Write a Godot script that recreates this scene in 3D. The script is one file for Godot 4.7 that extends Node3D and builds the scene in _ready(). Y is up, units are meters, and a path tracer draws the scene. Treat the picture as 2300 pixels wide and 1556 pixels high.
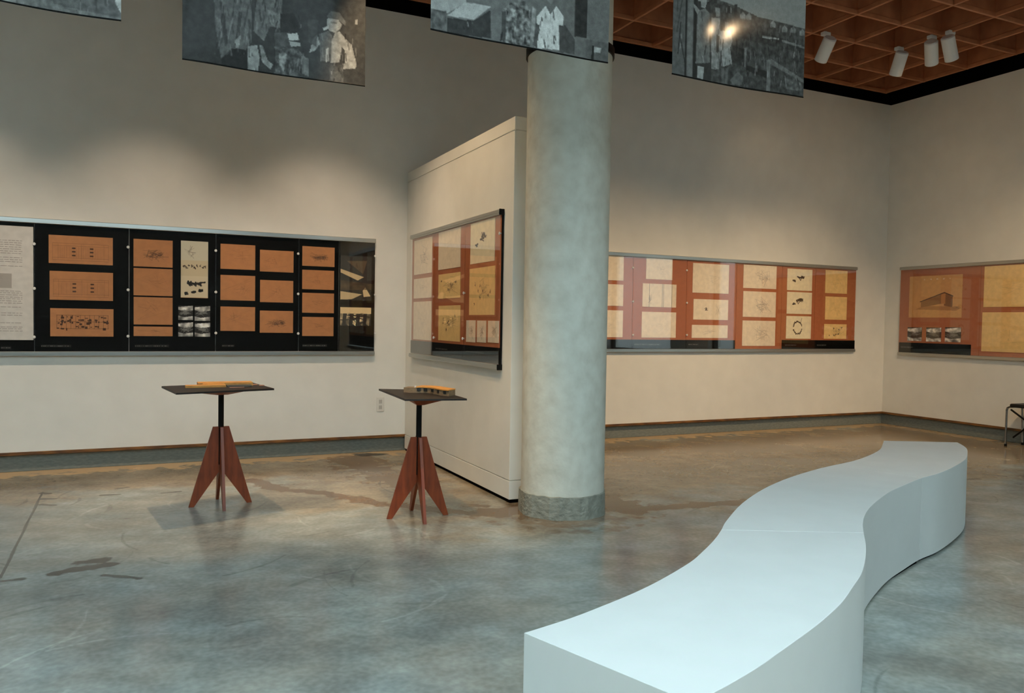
extends Node3D
# A gallery: exhibition boards on the walls, two pedestal tables with models, a column, a curved bench, hanging banners.

const XR := 9.711      # right wall
const XP := 2.548      # face of the freestanding partition
const HW := 4.5576     # top of the white walls
const HC := 4.70       # underside of the coffered ceiling
const ZE := 5.65       # edge of the coffered ceiling; a skylight follows

var mats := {}
var used := {}
var screw_mesh: ArrayMesh
var rng := RandomNumberGenerator.new()

func _ready() -> void:
	rng.seed = 11
	# ---- camera, sky, exposure
	var cam := Camera3D.new()
	cam.name = "camera"
	cam.transform = Transform3D(Basis.from_euler(Vector3(-0.0304, -0.4413, 0.0163)), Vector3(0, 1.375, 8.0168))
	cam.fov = 47.28
	cam.near = 0.05
	add_child(cam)
	var env := Environment.new()
	env.background_mode = Environment.BG_SKY
	var sky := Sky.new()
	var sm := ProceduralSkyMaterial.new()
	sm.sky_top_color = Color(0.835, 0.945, 0.985)
	sm.sky_horizon_color = Color(0.60, 0.66, 0.67)
	sm.ground_bottom_color = Color(0.36, 0.38, 0.38)
	sm.ground_horizon_color = Color(0.45, 0.48, 0.48)
	sm.sky_curve = 0.4
	sm.sky_energy_multiplier = 1.0
	sm.ground_energy_multiplier = 1.0
	sky.sky_material = sm
	env.sky = sky
	env.background_energy_multiplier = 9.4
	env.tonemap_mode = Environment.TONE_MAPPER_LINEAR
	env.tonemap_exposure = 1.0
	env.sdfgi_enabled = true
	env.ssao_enabled = true
	env.ssil_enabled = true
	var we := WorldEnvironment.new()
	we.name = "world"
	we.environment = env
	add_child(we)
	make_materials()
	build_shell()
	build_lamps()
	build_ceiling()
	build_partition()
	build_column()
	build_bench()
	build_boards()
	build_tables()
	build_banners()
	build_chair()
	build_outlet()

# ------------------------------------------------------------------ helpers
func numbered(called: String) -> String:
	var n: int = used.get(called, 0)
	used[called] = n + 1
	return called if n == 0 else "%s_%03d" % [called, n]

func tag(o: Node3D, label: String, category := "", group := "", kind := "") -> Node3D:
	o.set_meta("label", label)
	if category: o.set_meta("category", category)
	if group: o.set_meta("group", group)
	if kind: o.set_meta("kind", kind)
	return o

func base(called: String, at := Vector3.ZERO, b := Basis()) -> Node3D:
	var o := Node3D.new()
	o.name = numbered(called)
	add_child(o, true)
	o.transform = Transform3D(b, at)
	return o

func put(called: String, mesh: Mesh, mat: Material, parent: Node3D = null) -> MeshInstance3D:
	var o := MeshInstance3D.new()
	o.mesh = mesh
	o.material_override = mat
	if parent == null:
		o.name = numbered(called)
		add_child(o, true)
	else:
		var n := 0
		var nm := called
		while parent.has_node(NodePath(nm)):
			n += 1
			nm = "%s_%03d" % [called, n]
		o.name = nm
		parent.add_child(o, true)
	return o

func sto() -> SurfaceTool:
	var st := SurfaceTool.new()
	st.begin(Mesh.PRIMITIVE_TRIANGLES)
	st.set_smooth_group(-1)
	return st

func done(st: SurfaceTool) -> ArrayMesh:
	st.generate_normals()
	return st.commit()

func tri(st: SurfaceTool, a: Vector3, b: Vector3, c: Vector3, out: Vector3, ua := Vector2.ZERO, ub := Vector2.ZERO, uc := Vector2.ZERO) -> void:
	if (b - a).cross(c - a).dot(out) > 0.0:
		var t := b
		b = c
		c = t
		var tu := ub
		ub = uc
		uc = tu
	st.set_uv(ua)
	st.add_vertex(a)
	st.set_uv(ub)
	st.add_vertex(b)
	st.set_uv(uc)
	st.add_vertex(c)

func quad(st: SurfaceTool, a: Vector3, b: Vector3, c: Vector3, d: Vector3, out: Vector3, uv := false) -> void:
	# a lower left, b lower right, c upper right, d upper left of the picture when uv is on
	if uv:
		tri(st, a, b, c, out, Vector2(0, 1), Vector2(1, 1), Vector2(1, 0))
		tri(st, a, c, d, out, Vector2(0, 1), Vector2(1, 0), Vector2(0, 0))
	else:
		tri(st, a, b, c, out)
		tri(st, a, c, d, out)

func box(st: SurfaceTool, lo: Vector3, hi: Vector3, ch := 0.0, xf := Transform3D()) -> void:
	var c := (lo + hi) * 0.5
	var h := (hi - lo) * 0.5
	for ax in 3:
		var u := (ax + 1) % 3
		var v := (ax + 2) % 3
		for s in [-1.0, 1.0]:
			var p: Array[Vector3] = []
			for q in [[-1, -1], [1, -1], [1, 1], [-1, 1]]:
				var w := Vector3.ZERO
				w[ax] = s * h[ax]
				w[u] = q[0] * (h[u] - ch)
				w[v] = q[1] * (h[v] - ch)
				p.append(xf * (c + w))
			var n := Vector3.ZERO
			n[ax] = s
			quad(st, p[0], p[1], p[2], p[3], xf.basis * n)
		if ch > 0.0:
			for s1 in [-1.0, 1.0]:
				for s2 in [-1.0, 1.0]:
					var p: Array[Vector3] = []
					for k in 4:
						var w := Vector3.ZERO
						w[ax] = (h[ax] - ch) * (-1.0 if k == 0 or k == 3 else 1.0)
						w[u] = s1 * (h[u] - (ch if k > 1 else 0.0))
						w[v] = s2 * (h[v] - (ch if k < 2 else 0.0))
						p.append(xf * (c + w))
					var n := Vector3.ZERO
					n[u] = s1
					n[v] = s2
					quad(st, p[0], p[1], p[2], p[3], xf.basis * n)
	if ch > 0.0:
		for sx in [-1.0, 1.0]:
			for sy in [-1.0, 1.0]:
				for sz in [-1.0, 1.0]:
					var g := Vector3(sx, sy, sz)
					var i := h - Vector3.ONE * ch
					tri(st, xf * (c + g * Vector3(h.x, i.y, i.z)), xf * (c + g * Vector3(i.x, h.y, i.z)), xf * (c + g * Vector3(i.x, i.y, h.z)), xf.basis * g)

func bx(lo: Vector3, hi: Vector3, ch := 0.0) -> ArrayMesh:
	var st := sto()
	box(st, lo, hi, ch)
	return done(st)

func prism(st: SurfaceTool, poly: PackedVector2Array, y0: float, y1: float, ch := 0.0, split := 0) -> void:
	# poly in x, z; rounded upper edge of size ch; sides are smooth where the outline turns gently
	var n := poly.size()
	var area := 0.0
	for i in n:
		area += poly[i].cross(poly[(i + 1) % n])
	var sgn := signf(area)
	var inner := PackedVector2Array()
	for i in n:
		var e0 := (poly[i] - poly[(i + n - 1) % n]).normalized()
		var e1 := (poly[(i + 1) % n] - poly[i]).normalized()
		var m := (Vector2(-e0.y, e0.x) + Vector2(-e1.y, e1.x)) * sgn
		m = m.normalized() / maxf(0.4, cos(e0.angle_to(e1) * 0.5))
		inner.append(poly[i] + m * ch)
	var group := 1
	for i in n:
		var a := poly[i]
		var b := poly[(i + 1) % n]
		var before := (a - poly[(i + n - 1) % n]).normalized()
		var d := (b - a).normalized()
		if absf(before.angle_to(d)) > 0.5:
			group += 1
		st.set_smooth_group(group)
		var out := Vector3(d.y, 0, -d.x) * sgn
		quad(st, Vector3(a.x, y0, a.y), Vector3(b.x, y0, b.y), Vector3(b.x, y1 - ch, b.y), Vector3(a.x, y1 - ch, a.y), out)
		if ch > 0.0:
			st.set_smooth_group(-1)
			var a2 := inner[i]
			var b2 := inner[(i + 1) % n]
			quad(st, Vector3(a.x, y1 - ch, a.y), Vector3(b.x, y1 - ch, b.y), Vector3(b2.x, y1, b2.y), Vector3(a2.x, y1, a2.y), out + Vector3.UP)
	st.set_smooth_group(-1)
	if split > 0:
		# a long ribbon: its first points run along one side, the rest come back along the other
		var rest := n - split
		var steps := maxi(split, rest) - 1
		for k in steps:
			var i0 := k * (split - 1) / steps
			var i1 := (k + 1) * (split - 1) / steps
			var j0 := n - 1 - k * (rest - 1) / steps
			var j1 := n - 1 - (k + 1) * (rest - 1) / steps
			for f in [[inner, y1, Vector3.UP], [poly, y0, Vector3.DOWN]]:
				var p: PackedVector2Array = f[0]
				var y: float = f[1]
				if i1 != i0: tri(st, Vector3(p[i0].x, y, p[i0].y), Vector3(p[i1].x, y, p[i1].y), Vector3(p[j1].x, y, p[j1].y), f[2])
				if j1 != j0: tri(st, Vector3(p[i0].x, y, p[i0].y), Vector3(p[j1].x, y, p[j1].y), Vector3(p[j0].x, y, p[j0].y), f[2])
		return
	var t := Geometry2D.triangulate_polygon(inner)
	for k in range(0, t.size(), 3):
		tri(st, Vector3(inner[t[k]].x, y1, inner[t[k]].y), Vector3(inner[t[k + 1]].x, y1, inner[t[k + 1]].y), Vector3(inner[t[k + 2]].x, y1, inner[t[k + 2]].y), Vector3.UP)
	t = Geometry2D.triangulate_polygon(poly)
	for k in range(0, t.size(), 3):
		tri(st, Vector3(poly[t[k]].x, y0, poly[t[k]].y), Vector3(poly[t[k + 1]].x, y0, poly[t[k + 1]].y), Vector3(poly[t[k + 2]].x, y0, poly[t[k + 2]].y), Vector3.DOWN)

func tube(st: SurfaceTool, a: Vector3, b: Vector3, r: float, seg := 12, r2 := -1.0, caps := true) -> void:
	if r2 < 0.0: r2 = r
	var d := (b - a).normalized()
	var u := d.cross(Vector3.UP if absf(d.y) < 0.9 else Vector3.RIGHT).normalized()
	var v := d.cross(u)
	for i in seg:
		var t0 := TAU * i / seg
		var t1 := TAU * (i + 1) / seg
		var o0 := u * cos(t0) + v * sin(t0)
		var o1 := u * cos(t1) + v * sin(t1)
		st.set_smooth_group(1)
		quad(st, a + o0 * r, a + o1 * r, b + o1 * r2, b + o0 * r2, o0 + o1)
		if caps:
			st.set_smooth_group(-1)
			tri(st, a, a + o0 * r, a + o1 * r, -d)
			tri(st, b, b + o0 * r2, b + o1 * r2, d)
	st.set_smooth_group(-1)

func bent(points: Array, r: float, seg := 10) -> ArrayMesh:
	var st := sto()
	for i in points.size() - 1:
		tube(st, points[i], points[i + 1], r, seg)
	return done(st)

func lathe(st: SurfaceTool, c: Vector3, prof: Array, seg := 48) -> void:
	for i in seg:
		var t0 := TAU * i / seg
		var t1 := TAU * (i + 1) / seg
		var o0 := Vector3(cos(t0), 0, sin(t0))
		var o1 := Vector3(cos(t1), 0, sin(t1))
		for k in prof.size() - 1:
			var p: Vector2 = prof[k]
			var q: Vector2 = prof[k + 1]
			var e := (q - p).normalized()
			st.set_smooth_group(k + 1)
			quad(st, c + o0 * p.x + Vector3.UP * p.y, c + o1 * p.x + Vector3.UP * p.y, c + o1 * q.x + Vector3.UP * q.y, c + o0 * q.x + Vector3.UP * q.y, (o0 + o1) * e.y + Vector3.UP * -e.x)
	st.set_smooth_group(-1)

# ------------------------------------------------------------------ materials
func plain(called: String, c: Color, rough := 0.7, metal := 0.0, spec := 0.5) -> StandardMaterial3D:
	var m := StandardMaterial3D.new()
	m.resource_name = called
	m.albedo_color = c
	m.roughness = rough
	m.metallic = metal
	m.metallic_specular = spec
	mats[called] = m
	return m

func noise(freq: float, oct: int, sd: int) -> FastNoiseLite:
	var f := FastNoiseLite.new()
	f.seed = sd
	f.frequency = freq
	f.noise_type = FastNoiseLite.TYPE_SIMPLEX_SMOOTH
	f.fractal_octaves = oct
	return f

func noise_tex(size: int, freq: float, oct: int, sd: int, stops: Array) -> NoiseTexture2D:
	var t := NoiseTexture2D.new()
	t.width = size
	t.height = size
	t.seamless = true
	t.noise = noise(freq, oct, sd)
	var g := Gradient.new()
	var offs := PackedFloat32Array()
	var cols := PackedColorArray()
	for s in stops:
		offs.append(s[0])
		cols.append(s[1])
	g.offsets = offs
	g.colors = cols
	t.color_ramp = g
	return t

func grained(called: String, stops: Array, size: int, freq: float, oct: int, sd: int, uv: Vector3, rough := 0.7, bump := 0.0) -> StandardMaterial3D:
	var m := plain(called, Color.WHITE, rough)
	m.albedo_texture = noise_tex(size, freq, oct, sd, stops)
	m.uv1_triplanar = true
	m.uv1_scale = uv
	if bump > 0.0:
		m.heightmap_enabled = true
		m.heightmap_texture = noise_tex(size, freq * 2.0, oct, sd + 7, [[0.0, Color.BLACK], [1.0, Color.WHITE]])
		m.heightmap_scale = bump
	return m

func make_materials() -> void:
	grained("wall_paint", [[0.0, Color(0.865, 0.86, 0.83)], [1.0, Color(0.895, 0.89, 0.86)]], 256, 0.02, 4, 3, Vector3(0.5, 0.5, 0.5), 0.75)
	grained("concrete_column", [[0.0, Color(0.76, 0.76, 0.71)], [0.4, Color(0.805, 0.805, 0.76)], [0.6, Color(0.82, 0.825, 0.78)], [1.0, Color(0.855, 0.86, 0.82)]], 512, 0.02, 6, 21, Vector3(0.8, 0.6, 0.8), 0.7, 0.25)
	grained("concrete_rough", [[0.0, Color(0.45, 0.46, 0.43)], [0.45, Color(0.545, 0.555, 0.515)], [0.7, Color(0.585, 0.595, 0.555)], [1.0, Color(0.65, 0.655, 0.61)]], 512, 0.02, 5, 33, Vector3(1.4, 1.4, 1.4), 0.85, 0.6)
	grained("concrete_base", [[0.0, Color(0.41, 0.435, 0.42)], [0.5, Color(0.45, 0.475, 0.455)], [1.0, Color(0.50, 0.52, 0.495)]], 512, 0.04, 5, 35, Vector3(0.8, 2.5, 0.8), 0.8)
	grained("oak_strip", [[0.0, Color(0.26, 0.16, 0.07)], [0.5, Color(0.42, 0.27, 0.11)], [1.0, Color(0.58, 0.40, 0.18)]], 256, 0.02, 4, 5, Vector3(0.8, 6.0, 0.8), 0.6)
	grained("rib_wood", [[0.0, Color(0.71, 0.465, 0.325)], [1.0, Color(0.81, 0.545, 0.39)]], 256, 0.02, 3, 8, Vector3(1, 1, 1), 0.6)
	grained("fin_wood", [[0.0, Color(0.42, 0.17, 0.065)], [0.5, Color(0.51, 0.22, 0.09)], [1.0, Color(0.58, 0.27, 0.12)]], 256, 0.02, 4, 9, Vector3(4.0, 0.8, 4.0), 0.45)
	grained("table_dark", [[0.0, Color(0.075, 0.052, 0.043)], [1.0, Color(0.12, 0.085, 0.068)]], 256, 0.02, 4, 10, Vector3(1.5, 1.5, 6.0), 0.5)
	grained("maple", [[0.0, Color(0.74, 0.50, 0.22)], [0.5, Color(0.83, 0.58, 0.28)], [1.0, Color(0.88, 0.66, 0.36)]], 256, 0.02, 3, 12, Vector3(2, 8, 8), 0.55)
	grained("model_side", [[0.0, Color(0.44, 0.36, 0.27)], [1.0, Color(0.60, 0.50, 0.38)]], 256, 0.03, 3, 13, Vector3(4, 10, 4), 0.7)
	grained("bench_white", [[0.0, Color(0.865, 0.875, 0.865)], [1.0, Color(0.885, 0.895, 0.885)]], 256, 0.02, 4, 14, Vector3(0.7, 0.7, 0.7), 0.5)
	grained("kraft", [[0.0, Color(0.67, 0.385, 0.235)], [1.0, Color(0.71, 0.42, 0.26)]], 256, 0.05, 4, 15, Vector3(1.2, 1.2, 1.2), 0.8)
	plain("black_sheet", Color(0.03, 0.033, 0.03), 0.6, 0.0, 0.2)
	plain("facade", Color(0.83, 0.83, 0.82), 0.9)
	plain("rear_dark", Color(0.20, 0.20, 0.20), 0.9)
	plain("black_matt", Color(0.03, 0.03, 0.03), 0.95, 0.0, 0.1)
	plain("black_metal", Color(0.02, 0.02, 0.02), 0.5, 0.0, 0.3)
	plain("edge_black", Color(0.04, 0.035, 0.035), 0.5)
	plain("ply_edge", Color(0.42, 0.42, 0.36), 0.6)
	plain("aluminium", Color(0.72, 0.72, 0.70), 0.3, 1.0)
	plain("chrome", Color(0.62, 0.62, 0.62), 0.18, 1.0)
	plain("screw_white", Color(0.85, 0.85, 0.83), 0.35)
	plain("lamp_white", Color(0.93, 0.94, 0.94), 0.5)
	plain("seat_black", Color(0.05, 0.05, 0.055), 0.5)
	plain("plate_white", Color(0.84, 0.83, 0.80), 0.4)
	plain("socket_grey", Color(0.70, 0.69, 0.66), 0.5)
	plain("frame_dark", Color(0.12, 0.12, 0.12), 0.5)
	plain("paper_slip", Color(0.74, 0.55, 0.46), 0.8)
	plain("grey_card", Color(0.33, 0.32, 0.29), 0.8)
	var g := plain("acrylic", Color(1, 1, 1, 0.0), 0.02)
	g.transparency = BaseMaterial3D.TRANSPARENCY_ALPHA
	var w := plain("window_glass", Color(1, 1, 1, 0.0), 0.02)
	w.transparency = BaseMaterial3D.TRANSPARENCY_ALPHA
	var f := plain("lamp_face", Color(1, 0.93, 0.8), 0.4)
	f.emission_enabled = true
	f.emission = Color(1.0, 0.78, 0.50)
	f.emission_energy_multiplier = 8.0
	mats["floor"] = floor_material()

func soft_segment(buf: PackedFloat32Array, w: int, h: int, per: float, ox: float, oz: float, pts: Array, width: float, amount: float, nz: FastNoiseLite, ragged: float) -> void:
	# adds a ragged stain along a polyline to one layer
	for i in pts.size() - 1:
		var a: Vector2 = pts[i]
		var b: Vector2 = pts[i + 1]
		var grow := width * 1.6 + 0.05
		var x0 := clampi(int((minf(a.x, b.x) - grow - ox) * per), 0, w - 1)
		var x1 := clampi(int((maxf(a.x, b.x) + grow - ox) * per), 0, w - 1)
		var z0 := clampi(int((minf(a.y, b.y) - grow - oz) * per), 0, h - 1)
		var z1 := clampi(int((maxf(a.y, b.y) + grow - oz) * per), 0, h - 1)
		for y in range(z0, z1 + 1):
			for x in range(x0, x1 + 1):
				var p := Vector2(ox + x / per, oz + y / per)
				var d := p.distance_to(Geometry2D.get_closest_point_to_segment(p, a, b))
				var k := d / width + nz.get_noise_2d(p.x * 100.0, p.y * 100.0) * ragged
				if k < 1.0:
					var v := amount * clampf((1.0 - k) * 3.0, 0.0, 1.0)
					if v > buf[y * w + x]:
						buf[y * w + x] = v

func floor_material() -> StandardMaterial3D:
	var w := 1880
	var h := 1072
	var per := 160.0
	var ox := -2.0
	var oz := -0.1
	var brown := PackedFloat32Array()
	brown.resize(w * h)
	var dark := brown.duplicate()
	var pale := brown.duplicate()
	var nz := noise(0.05, 4, 41)
	var big0 := noise(0.012, 5, 47)
	for l in [[Vector2(0.854, 1.027), Vector2(1.067, 1.528), Vector2(1.313, 1.711), Vector2(1.509, 2.075), Vector2(1.736, 2.369), Vector2(2.245, 2.861)], [Vector2(3.181, 3.038), Vector2(3.353, 3.135), Vector2(3.739, 3.163), Vector2(4.32, 3.244)]]:
		soft_segment(brown, w, h, per, ox, oz, l, 0.085, 0.85, nz, 0.9)
	for l in [[Vector2(1.933, 0.3), Vector2(1.954, 0.96), Vector2(2.061, 1.622)]]:
		soft_segment(brown, w, h, per, ox, oz, l, 0.26, 0.6, nz, 1.1)
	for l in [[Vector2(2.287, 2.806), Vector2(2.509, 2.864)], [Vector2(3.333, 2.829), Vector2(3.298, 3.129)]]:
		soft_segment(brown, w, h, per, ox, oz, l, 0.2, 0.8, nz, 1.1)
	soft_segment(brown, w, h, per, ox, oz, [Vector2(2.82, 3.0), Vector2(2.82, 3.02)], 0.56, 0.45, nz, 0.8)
	for l in [[Vector2(-0.384, 3.19), Vector2(-0.284, 3.181), Vector2(-0.167, 3.144)], [Vector2(-0.292, 3.04), Vector2(-0.182, 3.05)]]:
		soft_segment(dark, w, h, per, ox, oz, l, 0.05, 0.75, nz, 0.9)
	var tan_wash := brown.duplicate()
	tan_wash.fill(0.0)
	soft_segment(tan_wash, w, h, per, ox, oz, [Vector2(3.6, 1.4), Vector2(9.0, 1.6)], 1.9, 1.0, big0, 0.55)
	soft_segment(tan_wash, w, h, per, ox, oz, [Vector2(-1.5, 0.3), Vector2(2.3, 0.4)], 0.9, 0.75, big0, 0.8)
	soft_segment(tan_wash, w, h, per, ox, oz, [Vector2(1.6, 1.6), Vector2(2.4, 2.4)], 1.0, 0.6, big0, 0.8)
	for l in [[Vector2(2.074, 0.099), Vector2(2.23, 0.126)]]:
		soft_segment(dark, w, h, per, ox, oz, l, 0.1, 0.7, nz, 0.6)
	for l in [[Vector2(-0.67, 0.987), Vector2(-0.628, 1.02)], [Vector2(-0.649, 1.209), Vector2(-0.574, 1.238)], [Vector2(-0.638, 1.415), Vector2(-0.555, 1.462)], [Vector2(-0.255, 1.231), Vector2(-0.132, 1.244)], [Vector2(-0.156, 1.008), Vector2(-0.073, 0.985)], [Vector2(0.171, 1.309), Vector2(0.284, 1.3)], [Vector2(6.905, 3.259), Vector2(7.019, 3.279)], [Vector2(7.307, 3.158), Vector2(7.397, 3.285)], [Vector2(-0.643, 3.249), Vector2(-0.555, 3.247)], [Vector2(-0.161, 3.338), Vector2(-0, 3.46)]]:
		soft_segment(dark, w, h, per, ox, oz, l, 0.025, 0.55, nz, 0.8)
	for l in [[Vector2(-0.673, 0.951), Vector2(-0.652, 3.183)]]:
		soft_segment(dark, w, h, per, ox, oz, l, 0.008, 0.7, nz, 0.1)
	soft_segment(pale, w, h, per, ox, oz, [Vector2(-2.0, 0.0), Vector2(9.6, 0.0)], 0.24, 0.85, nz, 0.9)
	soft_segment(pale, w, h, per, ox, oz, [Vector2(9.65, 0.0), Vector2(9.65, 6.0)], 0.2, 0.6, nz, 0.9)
	# trowel marks: short pale and dark arcs left in the finish
	var arcs := brown.duplicate()
	arcs.fill(0.0)
	var scuffs := arcs.duplicate()
	for k in 420:
		var c := Vector2(rng.randf_range(-1.5, 9.4), rng.randf_range(1.2, 6.4))
		var r := rng.randf_range(0.25, 0.7)
		var t0 := rng.randf() * TAU
		var pts: Array = []
		for i in 6: pts.append(c + Vector2(cos(t0 + i * 0.14), sin(t0 + i * 0.14)) * r)
		soft_segment(arcs if rng.randf() < 0.6 else scuffs, w, h, per, ox, oz, pts, rng.randf_range(0.006, 0.014), rng.randf_range(0.3, 1.0), nz, 1.2)
	var big := noise(0.012, 4, 51)
	var mid := noise(0.05, 4, 52)
	var fine := noise(0.25, 3, 53)
	var wipe := noise(0.02, 3, 54)
	var data := PackedByteArray()
	data.resize(w * h * 3)
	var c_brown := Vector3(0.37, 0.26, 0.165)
	var c_dark := Vector3(0.15, 0.135, 0.115)
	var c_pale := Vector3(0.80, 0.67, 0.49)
	for y in h:
		for x in w:
			var px := x / per * 100.0
			var pz := y / per * 100.0
			var b := big.get_noise_2d(px, pz)
			var m := mid.get_noise_2d(px, pz * 1.2)
			var v := 1.0 + b * 0.16 + m * 0.08 + fine.get_noise_2d(px, pz) * 0.10 + wipe.get_noise_2d(px * 0.8 + pz, pz * 1.6 - px) * 0.10
			var warm := clampf(0.5 + big.get_noise_2d(px + 900.0, pz * 1.3) * 0.9, 0.0, 1.0)
			var c := Vector3(0.565, 0.60, 0.59).lerp(Vector3(0.575, 0.575, 0.54), warm) * v
			var i := y * w + x
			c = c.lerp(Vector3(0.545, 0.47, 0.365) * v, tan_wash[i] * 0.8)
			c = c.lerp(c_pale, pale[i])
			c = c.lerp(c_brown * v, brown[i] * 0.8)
			c *= 1.0 + arcs[i] * 0.12 - scuffs[i] * 0.14
			c = c.lerp(c_dark, dark[i])
			data[i * 3] = clampi(int(c.x * 255.0), 0, 255)
			data[i * 3 + 1] = clampi(int(c.y * 255.0), 0, 255)
			data[i * 3 + 2] = clampi(int(c.z * 255.0), 0, 255)
	var m := plain("floor_concrete", Color.WHITE, 0.3)
	m.albedo_texture = ImageTexture.create_from_image(Image.create_from_data(w, h, false, Image.FORMAT_RGB8, data))
	m.roughness = 1.0
	m.roughness_texture = noise_tex(512, 0.01, 4, 61, [[0.0, Color(0.12, 0.12, 0.12)], [0.5, Color(0.18, 0.18, 0.18)], [1.0, Color(0.30, 0.30, 0.30)]])
	m.roughness_texture_channel = BaseMaterial3D.TEXTURE_CHANNEL_RED
	m.metallic_specular = 0.5
	return m

# ------------------------------------------------------------------ the room
func struct(called: String, mesh: Mesh, m: Material, label: String, cat := "") -> MeshInstance3D:
	var o := put(called, mesh, m)
	tag(o, label, cat, "", "structure")
	return o

func build_shell() -> void:
	var st := sto()
	var lo := Vector3(-5.0, 0, -0.3)
	var hi := Vector3(XR + 0.2, 0, 12.8)
	var uv := func(p: Vector3) -> Vector2: return Vector2((p.x + 2.0) / 11.75, (p.z + 0.1) / 6.7)
	var a := Vector3(lo.x, 0, hi.z)
	var b := Vector3(hi.x, 0, hi.z)
	var c := Vector3(hi.x, 0, lo.z)
	var d := Vector3(lo.x, 0, lo.z)
	tri(st, a, b, c, Vector3.UP, uv.call(a), uv.call(b), uv.call(c))
	tri(st, a, c, d, Vector3.UP, uv.call(a), uv.call(c), uv.call(d))
	box(st, Vector3(lo.x, -0.25, lo.z), Vector3(hi.x, -0.002, hi.z))
	struct("floor", done(st), mats.floor, "polished grey-brown concrete floor with brown stains and a thin joint", "floor")
	var wp: Material = mats.wall_paint
	# walls stand on a recessed concrete kerb; they end at HW under a black band
	struct("wall_back", bx(Vector3(-5.0, 0.178, -0.3), Vector3(XR + 0.3, HW, 0)), wp, "long white back wall carrying the black board and the longest tan board", "wall")
	st = sto()
	box(st, Vector3(XR, 0.178, 0), Vector3(XR + 0.3, HW, 3.25))
	box(st, Vector3(XR, 0.178, 3.95), Vector3(XR + 0.3, HW, 5.12))
	box(st, Vector3(XR, 0.178, 7.5), Vector3(XR + 0.3, HW, 12.8))
	for z in [[3.25, 3.95], [5.12, 7.5]]:
		box(st, Vector3(XR, 0.178, z[0]), Vector3(XR + 0.3, 0.8, z[1]))
		box(st, Vector3(XR, 2.95, z[0]), Vector3(XR + 0.3, HW, z[1]))
	struct("wall_right", done(st), wp, "white right-hand wall meeting the back wall in the corner behind the bench", "wall")
	struct("wall_left", bx(Vector3(-5.3, 0, -0.3), Vector3(-5.0, 5.6, 12.8)), wp, "white left wall outside the view", "wall")
	st = sto()
	box(st, Vector3(-5.3, 0, 12.8), Vector3(XR + 0.3, 3.5, 13.1))
	box(st, Vector3(-5.3, 5.0, 12.8), Vector3(XR + 0.3, 5.3, 13.1))
	box(st, Vector3(-5.3, 3.5, 12.8), Vector3(-4.6, 5.0, 13.1))
	box(st, Vector3(4.6, 3.5, 12.8), Vector3(XR + 0.3, 5.0, 13.1))
	struct("wall_rear", done(st), mats.rear_dark, "dark rear wall behind the viewer with a high window", "wall")
	struct("wall_opposite", bx(Vector3(13.5, -1.0, -2.0), Vector3(13.8, 7.0, 16.0)), mats.facade, "pale wall of the next building outside the right-hand windows", "wall")
	# kerb and timber strip under the walls
	struct("baseboard_back", bx(Vector3(-5.0, 0, -0.3), Vector3(XR + 0.3, 0.150, -0.045), 0.003), mats.concrete_base, "grey concrete kerb along the foot of the back wall", "baseboard")
	struct("baseboard_right", bx(Vector3(XR + 0.045, 0, -0.045), Vector3(XR + 0.3, 0.150, 12.8), 0.003), mats.concrete_base, "grey concrete kerb along the foot of the right-hand wall", "baseboard")
	struct("trim_1", bx(Vector3(-5.0, 0.150, -0.2), Vector3(XR + 0.2, 0.178, 0.006), 0.003), mats.oak_strip, "thin brown timber strip between back wall and its concrete kerb", "trim")
	struct("trim_2", bx(Vector3(XR - 0.006, 0.150, 0.0), Vector3(XR + 0.2, 0.178, 12.8), 0.003), mats.oak_strip, "thin brown timber strip between right-hand wall and its concrete kerb", "trim")
	# black band above the walls
	struct("trim_3", bx(Vector3(-5.0, HW, -0.3), Vector3(XR + 0.3, 5.6, -0.004)), mats.black_matt, "black band between back wall and coffered ceiling", "trim")
	struct("trim_4", bx(Vector3(XR + 0.004, HW, 0), Vector3(XR + 0.3, 5.6, 12.8)), mats.black_matt, "black band between right-hand wall and coffered ceiling", "trim")
	# windows outside the frame: two at the right, a strip high at the rear, the skylight
	var n := 1
	for z in [[3.25, 3.95, 1], [5.12, 7.5, 1]]:
		var fr := base("window_%d" % n)
		tag(fr, ["narrow tall window in the right-hand wall outside the view", "wide single-light window in the right-hand wall outside the view"][n - 1], "window", "", "structure")
		st = sto()
		box(st, Vector3(XR + 0.1, 0.8, z[0]), Vector3(XR + 0.2, 0.85, z[1]))
		box(st, Vector3(XR + 0.1, 2.9, z[0]), Vector3(XR + 0.2, 2.95, z[1]))
		for k in int(z[2]) + 1:
			var zz: float = lerpf(z[0] + 0.025, z[1] - 0.025, k / float(z[2]))
			box(st, Vector3(XR + 0.1, 0.85, zz - 0.025), Vector3(XR + 0.2, 2.9, zz + 0.025))
		put("frame", done(st), mats.frame_dark, fr)
		for k in int(z[2]):
			var za: float = lerpf(z[0] + 0.025, z[1] - 0.025, k / float(z[2])) + 0.025
			var zb: float = lerpf(z[0] + 0.025, z[1] - 0.025, (k + 1) / float(z[2])) - 0.025
			put("pane", bx(Vector3(XR + 0.145, 0.85, za), Vector3(XR + 0.155, 2.9, zb)), mats.window_glass, fr)
		n += 1
	var fr3 := base("window_3")
	tag(fr3, "strip window high in the rear wall outside the view", "window", "", "structure")
	st = sto()
	for k in 8:
		var x := lerpf(-4.6, 4.6, k / 7.0)
		box(st, Vector3(x - 0.03, 3.5, 12.9), Vector3(x + 0.03, 5.0, 13.0))
	put("frame", done(st), mats.frame_dark, fr3)
	put("pane", bx(Vector3(-4.6, 3.5, 12.945), Vector3(4.6, 5.0, 12.955)), mats.window_glass, fr3)

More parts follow.
